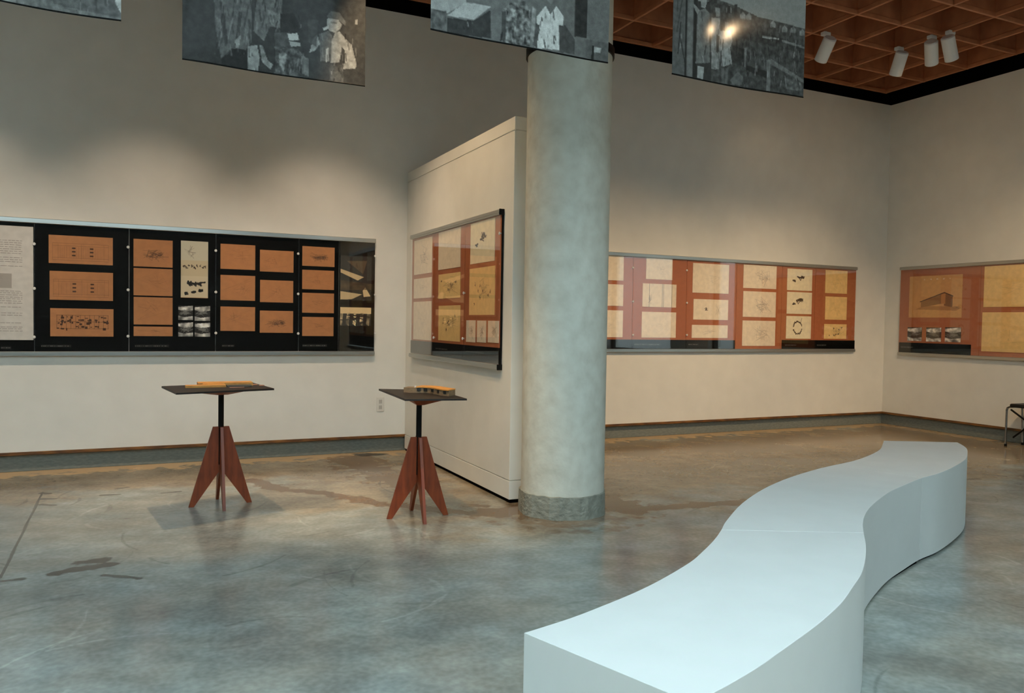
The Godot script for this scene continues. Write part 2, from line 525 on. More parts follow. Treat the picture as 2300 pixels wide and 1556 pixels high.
func build_ceiling() -> void:
	var top := base("ceiling")
	tag(top, "coffered brown timber ceiling with deep square cells", "ceiling", "", "structure")
	# closed slab over the coffers; skylight opening over the near bay
	var st := sto()
	box(st, Vector3(-5.3, 5.6, -0.3), Vector3(XR + 0.3, 5.8, ZE + 0.15))
	box(st, Vector3(-5.3, 5.1, ZE + 0.15), Vector3(XR + 0.3, 5.3, SKY_Z0))
	box(st, Vector3(-5.3, 5.1, SKY_Z1), Vector3(XR + 0.3, 5.3, 13.1))
	box(st, Vector3(-5.3, 5.1, SKY_Z0), Vector3(SKY_X0, 5.3, SKY_Z1))
	box(st, Vector3(SKY_X1, 5.1, SKY_Z0), Vector3(XR + 0.3, 5.3, SKY_Z1))
	put("slab", done(st), mats.wall_paint, top)
	put("header", bx(Vector3(-5.0, HC, ZE), Vector3(XR, 5.6, ZE + 0.15)), mats.wall_paint, top)
	var pitch_x := 0.665
	var pitch_z := 0.62
	var x_right := 9.565
	var cols := 20
	var rows := 9
	var x_left := x_right - cols * pitch_x
	# the cell: a deep square hollow that narrows a little upwards
	st = sto()
	var hw := Vector2(pitch_x * 0.5, pitch_z * 0.5)
	var tw := hw * 0.96
	var up := 0.72
	for k in 4:
		var d0: Vector2 = [Vector2(-1, -1), Vector2(1, -1), Vector2(1, 1), Vector2(-1, 1)][k]
		var d1: Vector2 = [Vector2(1, -1), Vector2(1, 1), Vector2(-1, 1), Vector2(-1, -1)][k]
		var mid := (d0 + d1) * 0.5
		quad(st, Vector3(d0.x * hw.x, 0, d0.y * hw.y), Vector3(d1.x * hw.x, 0, d1.y * hw.y), Vector3(d1.x * tw.x, up, d1.y * tw.y), Vector3(d0.x * tw.x, up, d0.y * tw.y), Vector3(-mid.x, -0.5, -mid.y))
	quad(st, Vector3(-tw.x, up, -tw.y), Vector3(tw.x, up, -tw.y), Vector3(tw.x, up, tw.y), Vector3(-tw.x, up, tw.y), Vector3.DOWN)
	var cell := done(st)
	for i in cols:
		for j in rows:
			var o := put("coffer", cell, mats.rib_wood, top)
			o.position = Vector3(x_right - (i + 0.5) * pitch_x, HC + 0.03, (j + 0.5) * pitch_z)
	var rx := bx(Vector3(x_left - 0.02, HC, -0.014), Vector3(x_right + 0.02, HC + 0.05, 0.014), 0.004)
	for j in rows + 1:
		put("rib", rx, mats.rib_wood, top).position.z = j * pitch_z + (0.025 if j == 0 else 0.0)
	var rz := bx(Vector3(-0.014, HC + 0.001, 0.02), Vector3(0.014, HC + 0.051, rows * pitch_z), 0.004)
	for i in cols + 1:
		put("rib", rz, mats.rib_wood, top).position.x = x_right - i * pitch_x
	put("border", bx(Vector3(-5.0, HC + 0.02, 0.0), Vector3(x_left - 0.02, HC + 0.06, ZE)), mats.rib_wood, top)
	put("shadow_gap", bx(Vector3(x_right + 0.02, HC + 0.04, 0.0), Vector3(XR, HC + 0.08, ZE)), mats.black_matt, top)
	# skylight
	var sk := base("window_4")
	tag(sk, "large skylight over the near end of the room outside the view", "window", "", "structure")
	st = sto()
	var bars := 3
	for k in bars + 1:
		var x := lerpf(SKY_X0, SKY_X1, k / float(bars))
		box(st, Vector3(x - 0.04, 5.12, SKY_Z0), Vector3(x + 0.04, 5.24, SKY_Z1))
	put("frame", done(st), mats.frame_dark, sk)
	put("pane", bx(Vector3(SKY_X0, 5.245, SKY_Z0), Vector3(SKY_X1, 5.255, SKY_Z1)), mats.window_glass, sk)

const SKY_X0 := -2.6
const SKY_X1 := 2.6
const SKY_Z0 := 6.8
const SKY_Z1 := 10.8

func build_partition() -> void:
	var o := base("wall_partition", Vector3(XP, 0, 0))
	tag(o, "white freestanding partition between the tables and the concrete column", "partition wall", "", "structure")
	var t := 0.25
	var ze := 2.612
	put("toe_gap", bx(Vector3(0.012, 0, 0), Vector3(t - 0.012, 0.028, ze - 0.012)), mats.black_matt, o)
	put("plinth", bx(Vector3(0, 0.028, 0.0), Vector3(t, 0.168, ze), 0.002), mats.wall_paint, o)
	put("body", bx(Vector3(0, 0.175, 0.0), Vector3(t, 2.815, ze), 0.002), mats.wall_paint, o)
	put("core", bx(Vector3(0.008, 0.1, 0.0), Vector3(t - 0.008, 2.85, ze - 0.008)), mats.wall_paint, o)
	put("cap", bx(Vector3(0, 2.822, 0.0), Vector3(t, 2.92, ze), 0.002), mats.wall_paint, o)

func build_column() -> void:
	var c := Vector3(2.822, 0, 2.948)
	var o := base("column", c)
	tag(o, "round grey concrete column at the end of the partition", "column", "", "structure")
	var st := sto()
	lathe(st, Vector3.ZERO, [Vector2(0.305, 0.12), Vector2(0.305, 5.1)], 64)
	put("shaft", done(st), mats.concrete_column, o)
	# the foot: rough board-marked band, slightly wider, with an uneven lower edge
	st = sto()
	var n := 56
	var nz := noise(0.9, 2, 71)
	for i in n:
		var ring: Array = []
		for k in 2:
			var t := TAU * ((i + k) % n) / n
			var facet := 0.316 + 0.004 * signf(sin(t * 9.0)) + 0.004 * nz.get_noise_1d(((i + k) % n) * 2.0)
			ring.append([Vector3(cos(t), 0, sin(t)), facet, 0.158 + 0.006 * nz.get_noise_1d(((i + k) % n) * 3.0 + 50.0)])
		var d0: Vector3 = ring[0][0]
		var d1: Vector3 = ring[1][0]
		var r0: float = ring[0][1]
		var r1: float = ring[1][1]
		var y0: float = ring[0][2]
		var y1: float = ring[1][2]
		quad(st, d0 * r0 * 1.01, d1 * r1 * 1.01, d1 * r1 + Vector3.UP * y1, d0 * r0 + Vector3.UP * y0, d0 + d1)
		quad(st, d0 * r0 + Vector3.UP * y0, d1 * r1 + Vector3.UP * y1, d1 * 0.30 + Vector3.UP * (y1 + 0.004), d0 * 0.30 + Vector3.UP * (y0 + 0.004), Vector3.UP)
	put("foot_band", done(st), mats.concrete_rough, o)
	st = sto()
	lathe(st, Vector3.ZERO, [Vector2(0.306, 3.285), Vector2(0.319, 3.285), Vector2(0.319, 3.345), Vector2(0.306, 3.345)], 48)
	put("collar", done(st), mats.black_metal, o)

# ------------------------------------------------------------------ lamps
func lamp(from: Vector3, to: Vector3, energy: float, angle: float, soft: float, tint: Color, label: String, group := "", size := 0.05, hang := HC) -> Node3D:
	var o := base("spotlight", from)
	tag(o, label, "spotlight", group)
	var dir := (to - from).normalized()
	var q := Transform3D(Basis.looking_at(dir, Vector3.UP if absf(dir.y) < 0.95 else Vector3.FORWARD), Vector3.ZERO)
	# the can: an open white cylinder round a recessed face; -z is where it shines
	var st := sto()
	var r := 0.072
	tube(st, q * Vector3(0, 0, 0.13), q * Vector3(0, 0, -0.13), r, 28, r, false)
	tube(st, q * Vector3(0, 0, 0.142), q * Vector3(0, 0, 0.13), r - 0.012, 28, r, true)
	tube(st, q * Vector3(0, 0, -0.02), q * Vector3(0, 0, -0.13), r - 0.005, 28, r - 0.005, false)
	put("can", done(st), mats.lamp_white, o)
	st = sto()
	tube(st, q * Vector3(0, 0, -0.09), q * Vector3(0, 0, -0.1), r - 0.006, 24)
	put("lamp_face", done(st), mats.lamp_face, o)
	st = sto()
	tube(st, Vector3(0, 0.05, 0), Vector3(0, hang - from.y + 0.03, 0), 0.012, 10)
	box(st, Vector3(-0.05, hang - from.y - 0.02, -0.03), Vector3(0.05, hang - from.y + 0.02, 0.03), 0.004)
	put("stem", done(st), mats.lamp_white, o)
	var l := SpotLight3D.new()
	l.name = "beam"
	l.light_color = tint
	l.light_energy = energy
	l.spot_angle = angle
	l.spot_angle_attenuation = soft
	l.spot_attenuation = 2.0
	l.spot_range = 25.0
	l.light_size = size
	l.shadow_enabled = true
	o.add_child(l)
	l.transform = Transform3D(q.basis, q * Vector3(0, 0, -0.135))
	return o

func build_lamps() -> void:
	var warm := Color(1.0, 0.90, 0.79)
	var warm2 := Color(1.0, 0.855, 0.67)
	# the four cans in view at the upper right
	var g := "white can spotlights under the coffered ceiling"
	lamp(Vector3(7.045, 4.525, 1.30), Vector3(7.25, 3.75, 0.55), 0.15, 34, 1.0, warm2, "white can spotlight beside the rightmost banner, leftmost of the four", g)
	lamp(Vector3(8.18, 4.525, 1.35), Vector3(8.42, 3.6, 0.78), 0.15, 34, 1.0, warm2, "lowest of the white can spotlights, second from the left", g)
	lamp(Vector3(8.18, 4.525, 1.78), Vector3(9.2, 3.2, 1.10), 0.15, 34, 1.0, warm2, "white can spotlight at the left of the close pair", g)
	lamp(Vector3(8.23, 4.525, 1.97), Vector3(9.3, 3.0, 1.62), 0.15, 34, 1.0, warm2, "white can spotlight at the right of the close pair, rightmost of all", g)
	# the rest of the row, above the frame
	var h := "can spotlights above the frame"
	for k in [[-3.1, "far left of the black board", 4.9], [-1.5, "lettered end of the black board", 4.9], [0.1, "middle of the black board", 4.9], [1.65, "right end of the black board", 5.6]]:
		lamp(Vector3(k[0], 4.5, 1.75), Vector3(k[0], 0.2, 0.0), k[2], 32, 1.0, warm, "white can spotlight above the frame washing the " + k[1], h)
	for k in [[3.9, "wall behind the concrete column"], [5.3, "left part of the long tan board"], [6.7, "middle of the long tan board"], [7.9, "right end of the long tan board"]]:
		lamp(Vector3(k[0], 4.5, 3.6), Vector3(k[0], 0.6, 0.0), 6.4, 29, 1.0, warm2, "white can spotlight above the frame washing the " + k[1], h)
	lamp(Vector3(7.4, 4.5, 4.9), Vector3(XR, 0.5, 2.0), 10, 32, 1.0, warm2, "white can spotlight above the frame washing the board on the right-hand wall", h)
	lamp(Vector3(0.5, 4.5, 2.1), Vector3(XP, 1.75, 1.75), 5, 36, 1.0, warm2, "white can spotlight above the frame washing the partition board", h)
	# a pair in the near bay whose faces show as warm glints on the rightmost banner
	lamp(Vector3(5.839, 4.500, 7.333), Vector3(3.045, 3.052, 4.400), 0.3, 16, 0.6, warm2, "white can spotlight of the near pair, mirrored larger in the rightmost banner", h, 0.05, 5.1)
	lamp(Vector3(5.520, 4.500, 7.407), Vector3(2.911, 3.039, 4.400), 0.16, 16, 0.6, warm2, "white can spotlight of the near pair, mirrored smaller in the rightmost banner", h, 0.04, 5.1)
	lamp(Vector3(0.54, 4.5, 1.90), Vector3(0.54, 0.0, 1.92), 8.5, 19, 0.6, warm2, "white can spotlight above the frame straight over the left table", h, 0.008)
	lamp(Vector3(1.15, 4.5, 3.9), Vector3(1.8, 0.4, 2.65), 9, 18, 0.7, warm2, "white can spotlight above the frame lighting the right table", h, 0.008)
	lamp(Vector3(3.9, 4.5, 4.8), Vector3(5.4, 0.0, 4.3), 2, 30, 1.0, warm, "white can spotlight above the frame lighting the far end of the bench", h, 0.03)

# ------------------------------------------------------------------ bench
func build_bench() -> void:
	var left: Array = [Vector2(0.987, 6.039), Vector2(1.022, 6.031), Vector2(1.166, 5.992), Vector2(1.301, 5.944), Vector2(1.469, 5.878), Vector2(1.632, 5.8), Vector2(1.843, 5.682), Vector2(1.98, 5.586), Vector2(2.131, 5.471), Vector2(2.264, 5.357), Vector2(2.395, 5.237), Vector2(2.701, 4.992), Vector2(3.059, 4.759), Vector2(3.412, 4.578), Vector2(3.765, 4.437), Vector2(4.004, 4.362), Vector2(4.263, 4.289), Vector2(4.589, 4.148), Vector2(4.862, 3.997), Vector2(5.112, 3.813), Vector2(5.26, 3.7)]
	var right: Array = [Vector2(1.165, 6.565), Vector2(1.246, 6.542), Vector2(1.312, 6.522), Vector2(1.448, 6.474), Vector2(1.544, 6.434), Vector2(1.655, 6.388), Vector2(1.791, 6.33), Vector2(1.92, 6.269), Vector2(2.043, 6.205), Vector2(2.2, 6.109), Vector2(2.338, 6.022), Vector2(2.493, 5.905), Vector2(2.657, 5.767), Vector2(2.807, 5.627), Vector2(2.936, 5.511), Vector2(3.067, 5.407), Vector2(3.218, 5.304), Vector2(3.425, 5.185), Vector2(3.669, 5.06), Vector2(3.918, 4.959), Vector2(4.171, 4.863), Vector2(4.407, 4.798), Vector2(4.729, 4.67), Vector2(5.057, 4.514), Vector2(5.327, 4.343), Vector2(5.566, 4.165), Vector2(5.763, 3.957)]
	var o := base("bench", Vector3.ZERO)
	tag(o, "long white S-curved bench in three joined sections, in the foreground", "bench")
	var cuts := [[0, 9, 0, 13], [9, 15, 13, 20], [15, 20, 20, 26]]
	var names := ["near section", "middle section", "far section"]
	for k in 3:
		var cl := smooth_run(left, cuts[k][0], cuts[k][1])
		var cr := smooth_run(right, cuts[k][2], cuts[k][3])
		# hairline joint between the sections
		if k > 0:
			cl[0] = cl[0].move_toward(cl[1], 0.002)
			cr[0] = cr[0].move_toward(cr[1], 0.002)
		var poly := PackedVector2Array()
		for p in cl: poly.append(p)
		cr.reverse()
		for p in cr: poly.append(p)
		var st := sto()
		prism(st, poly, 0.014, 0.5, 0.001, cl.size())
		var s := put("section", done(st), mats.bench_white, o)
		var inner := PackedVector2Array()
		var mid := Vector2.ZERO
		for p in poly: mid += p / poly.size()
		st = sto()
		for p in poly: inner.append(p.move_toward(mid, 0.03))
		prism(st, inner, 0.0, 0.016, 0.0, cl.size())
		put("plinth", done(st), mats.black_matt, s)

func smooth_run(p: Array, i0: int, i1: int) -> Array:
	var out: Array = []
	for i in range(i0, i1):
		var a: Vector2 = p[maxi(i - 1, 0)]
		var b: Vector2 = p[i]
		var c: Vector2 = p[i + 1]
		var d: Vector2 = p[mini(i + 2, p.size() - 1)]
		for k in 4:
			out.append(b.cubic_interpolate(c, a, d, k / 4.0))
	out.append(p[i1])
	return out

# ------------------------------------------------------------------ boards
func picture(im: Image, rough := 0.8) -> StandardMaterial3D:
	var m := StandardMaterial3D.new()
	m.resource_name = "print"
	m.albedo_texture = ImageTexture.create_from_image(im)
	m.roughness = rough
	m.texture_repeat = false
	return m

func sheet_mesh(u0: float, u1: float, y0: float, y1: float, w0: float, w1: float) -> ArrayMesh:
	# a flat print: the picture on its face, thin edges
	var st := sto()
	quad(st, Vector3(u0, y0, w1), Vector3(u1, y0, w1), Vector3(u1, y1, w1), Vector3(u0, y1, w1), Vector3.BACK, true)
	quad(st, Vector3(u0, y0, w0), Vector3(u1, y0, w0), Vector3(u1, y0, w1), Vector3(u0, y0, w1), Vector3.DOWN)
	quad(st, Vector3(u0, y1, w0), Vector3(u1, y1, w0), Vector3(u1, y1, w1), Vector3(u0, y1, w1), Vector3.UP)
	quad(st, Vector3(u0, y0, w0), Vector3(u0, y1, w0), Vector3(u0, y1, w1), Vector3(u0, y0, w1), Vector3.LEFT)
	quad(st, Vector3(u1, y0, w0), Vector3(u1, y1, w0), Vector3(u1, y1, w1), Vector3(u1, y0, w1), Vector3.RIGHT)
	return done(st)

func board(label: String, at: Vector3, b: Basis, y0: float, y1: float, seams: Array, sheet: Material, prints: Array, strips: Array, caps: Array, screws: Array, ends := false) -> void:
	var o := base("display_board", at, b)
	tag(o, label, "display board")
	var u0: float = seams[0]
	var u1: float = seams[seams.size() - 1]
	for r in [[y0 - 0.018, y0 + 0.022], [y1 - 0.042, y1]]:
		var st := sto()
		box(st, Vector3(u0, r[0], 0), Vector3(u1, r[1], 0.042), 0.004)
		box(st, Vector3(u0, r[0] + 0.014, 0.04), Vector3(u1, r[0] + 0.020, 0.046))
		put("rail", done(st), mats.aluminium, o)
		if ends:
			put("end_cap", bx(Vector3(u1, r[0] - 0.002, 0), Vector3(u1 + 0.008, r[1] + 0.002, 0.044), 0.002), mats.black_metal, o)
	if ends:
		put("edge_strip", bx(Vector3(u1, y0 + 0.02, 0.004), Vector3(u1 + 0.005, y1 - 0.04, 0.020)), mats.black_metal, o)
	var sheets: Array = []
	for i in seams.size() - 1:
		var s := put("backing_sheet", bx(Vector3(seams[i] + 0.002, y0, 0.008), Vector3(seams[i + 1] - 0.002, y1 - 0.02, 0.016)), sheet, o)
		sheets.append(s)
		put("acrylic_sheet", bx(Vector3(seams[i] + 0.002, y0 + 0.01, 0.027), Vector3(seams[i + 1] - 0.002, y1 - 0.03, 0.031)), mats.acrylic, o)
	for set in [[prints, "print", 0.0205], [strips, "caption_strip", 0.0185], [caps, "caption", 0.0215]]:
		for p in set[0]:
			var mid: float = (p[1] + p[2]) * 0.5
			var k := 0
			while k < sheets.size() - 1 and mid > seams[k + 1]: k += 1
			var mat: Material = mats.black_sheet if p[0] == "strip" else drawing(p[0], p[2] - p[1], p[4] - p[3])
			put(set[1], sheet_mesh(p[1], p[2], p[3], p[4], 0.0155, set[2]), mat, sheets[k])
	if screw_mesh == null:
		var st := sto()
		tube(st, Vector3(0, 0, 0.016), Vector3(0, 0, 0.034), 0.006, 10)
		tube(st, Vector3(0, 0, 0.031), Vector3(0, 0, 0.036), 0.013, 14, 0.010)
		screw_mesh = done(st)
	for p in screws:
		put("screw", screw_mesh, mats.screw_white, o).position = Vector3(p[0], p[1], 0)

func build_boards() -> void:
	var side := Basis(Vector3(0, 0, 1), Vector3.UP, Vector3(-1, 0, 0))
	board("long black exhibition board with brown drawings on the back wall left of the partition", Vector3.ZERO, Basis(), 1.033, 2.208, [-1.909, -0.818, -0.078, 0.662, 1.435, 1.832, 2.204], mats.black_sheet, [["letter",-1.894,-0.825,1.154,2.133],["elevation",-0.71,-0.21,1.829,2.075],["elevation",-0.703,-0.208,1.509,1.761],["plan",-0.699,-0.204,1.188,1.435],["sketch",-0.042,0.285,1.83,2.079],["faint",-0.041,0.285,1.566,1.815],["faint",-0.04,0.286,1.301,1.552],["faint",-0.04,0.287,1.195,1.283],["composite",0.356,0.593,1.556,2.086],["photo",0.336,0.462,1.348,1.482],["photo",0.477,0.613,1.342,1.482],["photo",0.336,0.463,1.194,1.327],["photo",0.478,0.614,1.193,1.326],["faint",0.703,1.019,1.84,2.077],["faint",0.704,1.02,1.543,1.782],["faint",0.705,1.021,1.25,1.482],["faint",1.063,1.381,1.83,2.039],["faint",1.066,1.38,1.533,1.748],["sketch",1.066,1.381,1.236,1.451],["sketch",1.466,1.785,1.903,2.097],["faint",1.467,1.782,1.672,1.864],["faint",1.469,1.783,1.438,1.636],["faint",1.471,1.781,1.207,1.397],["photowide",1.847,2.167,1.574,2.025],["photowide",1.848,2.166,1.314,1.502]], [], [["cap",-1.065,-0.991,1.075,1.098],["cap",-0.769,-0.538,1.091,1.114],["cap",-0.03,0.257,1.092,1.117],["cap",0.72,0.833,1.095,1.12],["cap",1.475,1.717,1.098,1.125]], [[-0.818,1.986],[-0.818,1.601],[-0.819,1.18],[-0.086,1.999],[-0.085,1.613],[-0.085,1.193],[0.66,2.007],[0.662,1.616],[0.664,1.228],[1.424,2.017],[1.427,1.622],[1.43,1.23],[2.201,2.034],[2.205,1.636],[2.21,1.242]])
	board("tan exhibition board with cream drawings on the partition behind the right table", Vector3(XP, 0, 0), side, 1.024, 2.245, [0.234, 0.904, 1.688, 2.443], mats.kraft, [["creamsketch",0.309,0.85,1.839,2.182],["cream",0.308,0.846,1.601,1.796],["cream",0.308,0.849,1.189,1.566],["cream",1.028,1.584,1.851,2.197],["yellowmarks",1.038,1.591,1.584,1.807],["yellowmarks",1.052,1.599,1.199,1.518],["bold",1.814,2.316,1.858,2.196],["yellowmarks",1.804,2.329,1.432,1.819],["creamsketch",1.745,1.944,1.204,1.387],["creamsketch",1.983,2.166,1.208,1.386],["creamsketch",2.209,2.418,1.213,1.385]], [["strip",0.221,2.438,1.048,1.176]], [["cap",0.985,1.306,1.113,1.127],["cap",1.749,2.146,1.117,1.128]], [[1.7, 1.62], [1.69, 1.23], [0.95, 1.22], [2.43, 2.06]], true)
	board("long tan exhibition board with cream drawings on the back wall right of the column", Vector3.ZERO, Basis(), 1.06, 2.227, [4.591, 5.371, 6.17, 6.961, 7.731, 8.329, 9.096], mats.kraft, [["cream",4.611,5.234,1.894,2.218],["cream",4.618,5.236,1.591,1.847],["cream",4.625,5.238,1.219,1.539],["cream",5.557,5.946,1.928,2.195],["paneled",5.513,6.012,1.591,1.874],["cream",5.509,6.016,1.218,1.531],["cream",6.259,6.83,1.785,2.154],["creamdot",6.28,6.83,1.449,1.706],["cream",6.263,6.831,1.219,1.382],["creamsketch",7.069,7.628,1.871,2.172],["creamsketch",7.073,7.629,1.497,1.83],["creamsketch",7.073,7.631,1.121,1.45],["bold",7.818,8.265,1.866,2.153],["bold",7.823,8.268,1.552,1.844],["boldoval",7.821,8.267,1.219,1.522],["yellow",8.51,8.923,1.848,2.165],["yellow",8.52,8.927,1.485,1.802],["yellowmarks",8.511,8.934,1.221,1.424]], [["strip",4.631,6.956,1.072,1.192],["strip",7.751,9.102,1.072,1.2]], [["cap",5.403,5.794,1.121,1.148],["cap",6.212,6.371,1.122,1.15],["cap",7.806,8.011,1.12,1.144],["cap",8.384,8.558,1.121,1.145]], [[5.361,2.055],[5.371,1.65],[5.381,1.249],[6.158,2.057],[6.17,1.654],[6.181,1.255]])
	board("tan exhibition board with a building perspective on the right-hand wall", Vector3(XR, 0, 0), side, 1.025, 2.238, [0.255, 1.437, 2.55], mats.kraft, [["building",0.406,1.186,1.533,2.099],["photo",0.396,0.616,1.21,1.398],["photo",0.685,0.906,1.209,1.398],["photo",0.963,1.186,1.211,1.405],["yellow",1.478,2.143,1.666,2.18],["yellow",1.469,2.163,1.107,1.6]], [["strip",0.263,1.328,1.047,1.185]], [["cap",0.294,0.492,1.105,1.136]], [])

# ------------------------------------------------------------------ drawn prints
func dot(im: Image, x: int, y: int, c: Color, a: float) -> void:
	if x >= 0 and y >= 0 and x < im.get_width() and y < im.get_height():
		im.set_pixel(x, y, im.get_pixel(x, y).lerp(c, a))

func stroke(im: Image, x0: float, y0: float, x1: float, y1: float, c: Color, a := 1.0, wide := 1) -> void:
	var n := int(maxf(absf(x1 - x0), absf(y1 - y0))) + 1
	for i in n + 1:
		var x := int(lerpf(x0, x1, i / float(n)))
		var y := int(lerpf(y0, y1, i / float(n)))
		for k in wide:
			for l in wide:
				dot(im, x + k - wide / 2, y + l - wide / 2, c, a)

func shape(im: Image, pts: PackedVector2Array, c: Color, a := 1.0, grain := 0.0, nz: FastNoiseLite = null) -> void:
	var lo := Vector2(INF, INF)
	var hi := -lo
	for p in pts:
		lo = lo.min(p)
		hi = hi.max(p)
	for y in range(maxi(int(lo.y), 0), mini(int(hi.y) + 1, im.get_height())):
		var xs: Array = []
		for i in pts.size():
			var p := pts[i]
			var q := pts[(i + 1) % pts.size()]
			if (p.y <= y + 0.5) != (q.y <= y + 0.5):
				xs.append(p.x + (y + 0.5 - p.y) / (q.y - p.y) * (q.x - p.x))
		xs.sort()
		for k in range(0, xs.size() - 1, 2):
			for x in range(maxi(int(xs[k]), 0), mini(int(xs[k + 1]) + 1, im.get_width())):
				var cc := c
				if nz:
					var v := 1.0 + nz.get_noise_2d(x, y) * grain
					cc = Color(c.r * v, c.g * v, c.b * v)
				im.set_pixel(x, y, im.get_pixel(x, y).lerp(cc, a))

func scribble(im: Image, cx: float, cy: float, rx: float, ry: float, n: int, c: Color, a: float, wide := 1) -> void:
	var p := Vector2(cx, cy)
	for i in n:
		var q := Vector2(cx + rng.randfn(0.0, 0.45) * rx, cy + rng.randfn(0.0, 0.45) * ry)
		stroke(im, p.x, p.y, q.x, q.y, c, a * rng.randf_range(0.4, 1.0), wide)
		p = q if rng.randf() < 0.6 else Vector2(cx + rng.randf_range(-1, 1) * rx, cy + rng.randf_range(-1, 1) * ry)

func drawing(kind: String, wu: float, hu: float) -> StandardMaterial3D:
	if kind == "cap":
		var nm := "caption_long" if wu > 0.16 else "caption_short"
		if not mats.has(nm): mats[nm] = print_of(kind, 0.27 if wu > 0.16 else 0.1, 0.02)
		return mats[nm]
	return print_of(kind, wu, hu)

func print_of(kind: String, wu: float, hu: float) -> StandardMaterial3D:
	var w := clampi(int(wu * 330.0), 48, 300)
	var h := clampi(int(hu * 330.0), 16, 400)
	var im := Image.create(w, h, false, Image.FORMAT_RGB8)
	var brown := Color(0.76, 0.525, 0.34)
	var cream := Color(0.93, 0.87, 0.77)
	var yellow := Color(0.94, 0.80, 0.54)
	var ink := Color(0.20, 0.15, 0.13)
	var bg := brown
	if kind.begins_with("cream") or kind == "paneled": bg = cream
	if kind.begins_with("bold"): bg = Color(0.94, 0.89, 0.76)
	if kind.begins_with("yellow"): bg = yellow
	if kind == "building": bg = Color(0.84, 0.64, 0.40)
	if kind == "letter": bg = Color(0.87, 0.845, 0.81)
	if kind == "cap": bg = Color(0.045, 0.045, 0.04)
	im.fill(bg)
	if kind != "cap":
		var nz := noise(0.04, 3, rng.randi() % 1000)
		for y in h:
			for x in w:
				var v := 1.0 + nz.get_noise_2d(x, y) * 0.045
				im.set_pixel(x, y, Color(bg.r * v, bg.g * v, bg.b * v))
	match kind:
		"cap":
			# a caption far too small to read: a row of tiny light marks
			var x := 1
			while x < w - 2:
				var run := rng.randi_range(1, 3)
				for k in run: stroke(im, x + k, h * 0.4, x + k, h * 0.62, Color(0.75, 0.73, 0.68), rng.randf_range(0.5, 1.0))
				x += run + (1 if rng.randf() < 0.75 else 3)
		"letter":
			for block in [[0.13, 0.37, 13], [0.57, 0.80, 13], [0.85, 0.94, 5]]:
				for i in block[2]:
					var y: float = lerpf(block[0], block[1], i / float(block[2])) * h
					var x := w * 0.1
					var stop: float = w * (0.92 if rng.randf() < 0.8 else 0.75)
					while x < stop:
						var run := rng.randf_range(3, 12)
						stroke(im, x, y, minf(x + run, stop), y, ink, 0.55)
						x += run + 3
			im.fill_rect(Rect2i(int(w * 0.12), int(h * 0.42), int(w * 0.73), int(h * 0.13)), Color(0.70, 0.665, 0.625))
			scribble(im, w * 0.5, h * 0.485, w * 0.3, h * 0.05, 24, ink, 0.3)
		"elevation":
			for y in [0.28, 0.36, 0.8, 0.88]: stroke(im, w * 0.06, h * y, w * 0.93, h * y, ink, 0.3)
			for x in [0.06, 0.14, 0.5, 0.86, 0.93]: stroke(im, w * x, h * 0.3, w * x, h * 0.85, ink, 0.22)
			for x in [0.36, 0.64]:
				for k in 3: im.fill_rect(Rect2i(int(w * x), int(h * (0.42 + 0.13 * k)), int(w * 0.06), int(h * 0.05)), Color(0.28, 0.18, 0.12))
			for k in 26: stroke(im, w * (0.16 + k * 0.027), h * 0.4, w * (0.16 + k * 0.027), h * 0.78, ink, rng.randf_range(0.05, 0.25))
		"plan":
			for k in 60:
				var x := rng.randf_range(0.1, 0.9) * w
				var y: float = h * [0.3, 0.42, 0.5, 0.66][rng.randi() % 4] + rng.randf_range(-4, 4)
				im.fill_rect(Rect2i(int(x), int(y), rng.randi_range(2, 8), rng.randi_range(2, 7)), Color(0.30, 0.19, 0.12))
			for y in [0.24, 0.48, 0.72]: stroke(im, w * 0.1, h * y, w * 0.92, h * y, ink, 0.6)
			for k in 12: stroke(im, w * (0.1 + k * 0.074), h * 0.24, w * (0.1 + k * 0.074), h * 0.72, ink, 0.5)
		"faint":
			scribble(im, w * rng.randf_range(0.35, 0.65), h * rng.randf_range(0.4, 0.6), w * 0.26, h * 0.25, 16, ink, 0.16)
			for k in 3: stroke(im, w * 0.1, h * rng.randf(), w * 0.9, h * rng.randf(), ink, 0.08)
		"sketch":
			scribble(im, w * 0.52, h * 0.55, w * 0.3, h * 0.2, 60, ink, 0.35)
			scribble(im, w * 0.68, h * 0.55, w * 0.1, h * 0.12, 20, ink, 0.6)
		"cream", "yellow":
			scribble(im, w * 0.55, h * 0.55, w * 0.3, h * 0.3, 14, ink, 0.12)
			for k in 3: stroke(im, w * rng.randf(), h * rng.randf(), w * rng.randf(), h * rng.randf(), Color(0.95, 0.92, 0.85), 0.3)
		"creamsketch", "yellowmarks":
			scribble(im, w * 0.58, h * 0.5, w * 0.25, h * 0.32, 40, ink, 0.3)
			if kind == "yellowmarks":
				for k in 8: scribble(im, w * rng.randf_range(0.15, 0.85), h * rng.randf_range(0.25, 0.8), 4, 5, 6, ink, 0.5, 2)
		"creamdot":
			scribble(im, w * 0.36, h * 0.5, w * 0.05, h * 0.08, 16, ink, 0.6, 2)
			scribble(im, w * 0.7, h * 0.5, w * 0.12, h * 0.3, 12, ink, 0.2)
		"paneled":
			for x in [0.2, 0.58, 0.62, 0.87]: stroke(im, w * x, 0, w * x, h, Color(0.45, 0.42, 0.36), 0.5, 2)
			scribble(im, w * 0.22, h * 0.7, w * 0.06, h * 0.25, 20, ink, 0.4)
		"bold":
			scribble(im, w * 0.5, h * 0.42, w * 0.2, h * 0.16, 12, ink, 0.8, 3)
			scribble(im, w * 0.6, h * 0.38, w * 0.1, h * 0.06, 8, ink, 0.9, 4)
			scribble(im, w * 0.28, h * 0.55, w * 0.07, h * 0.05, 8, ink, 0.85, 4)
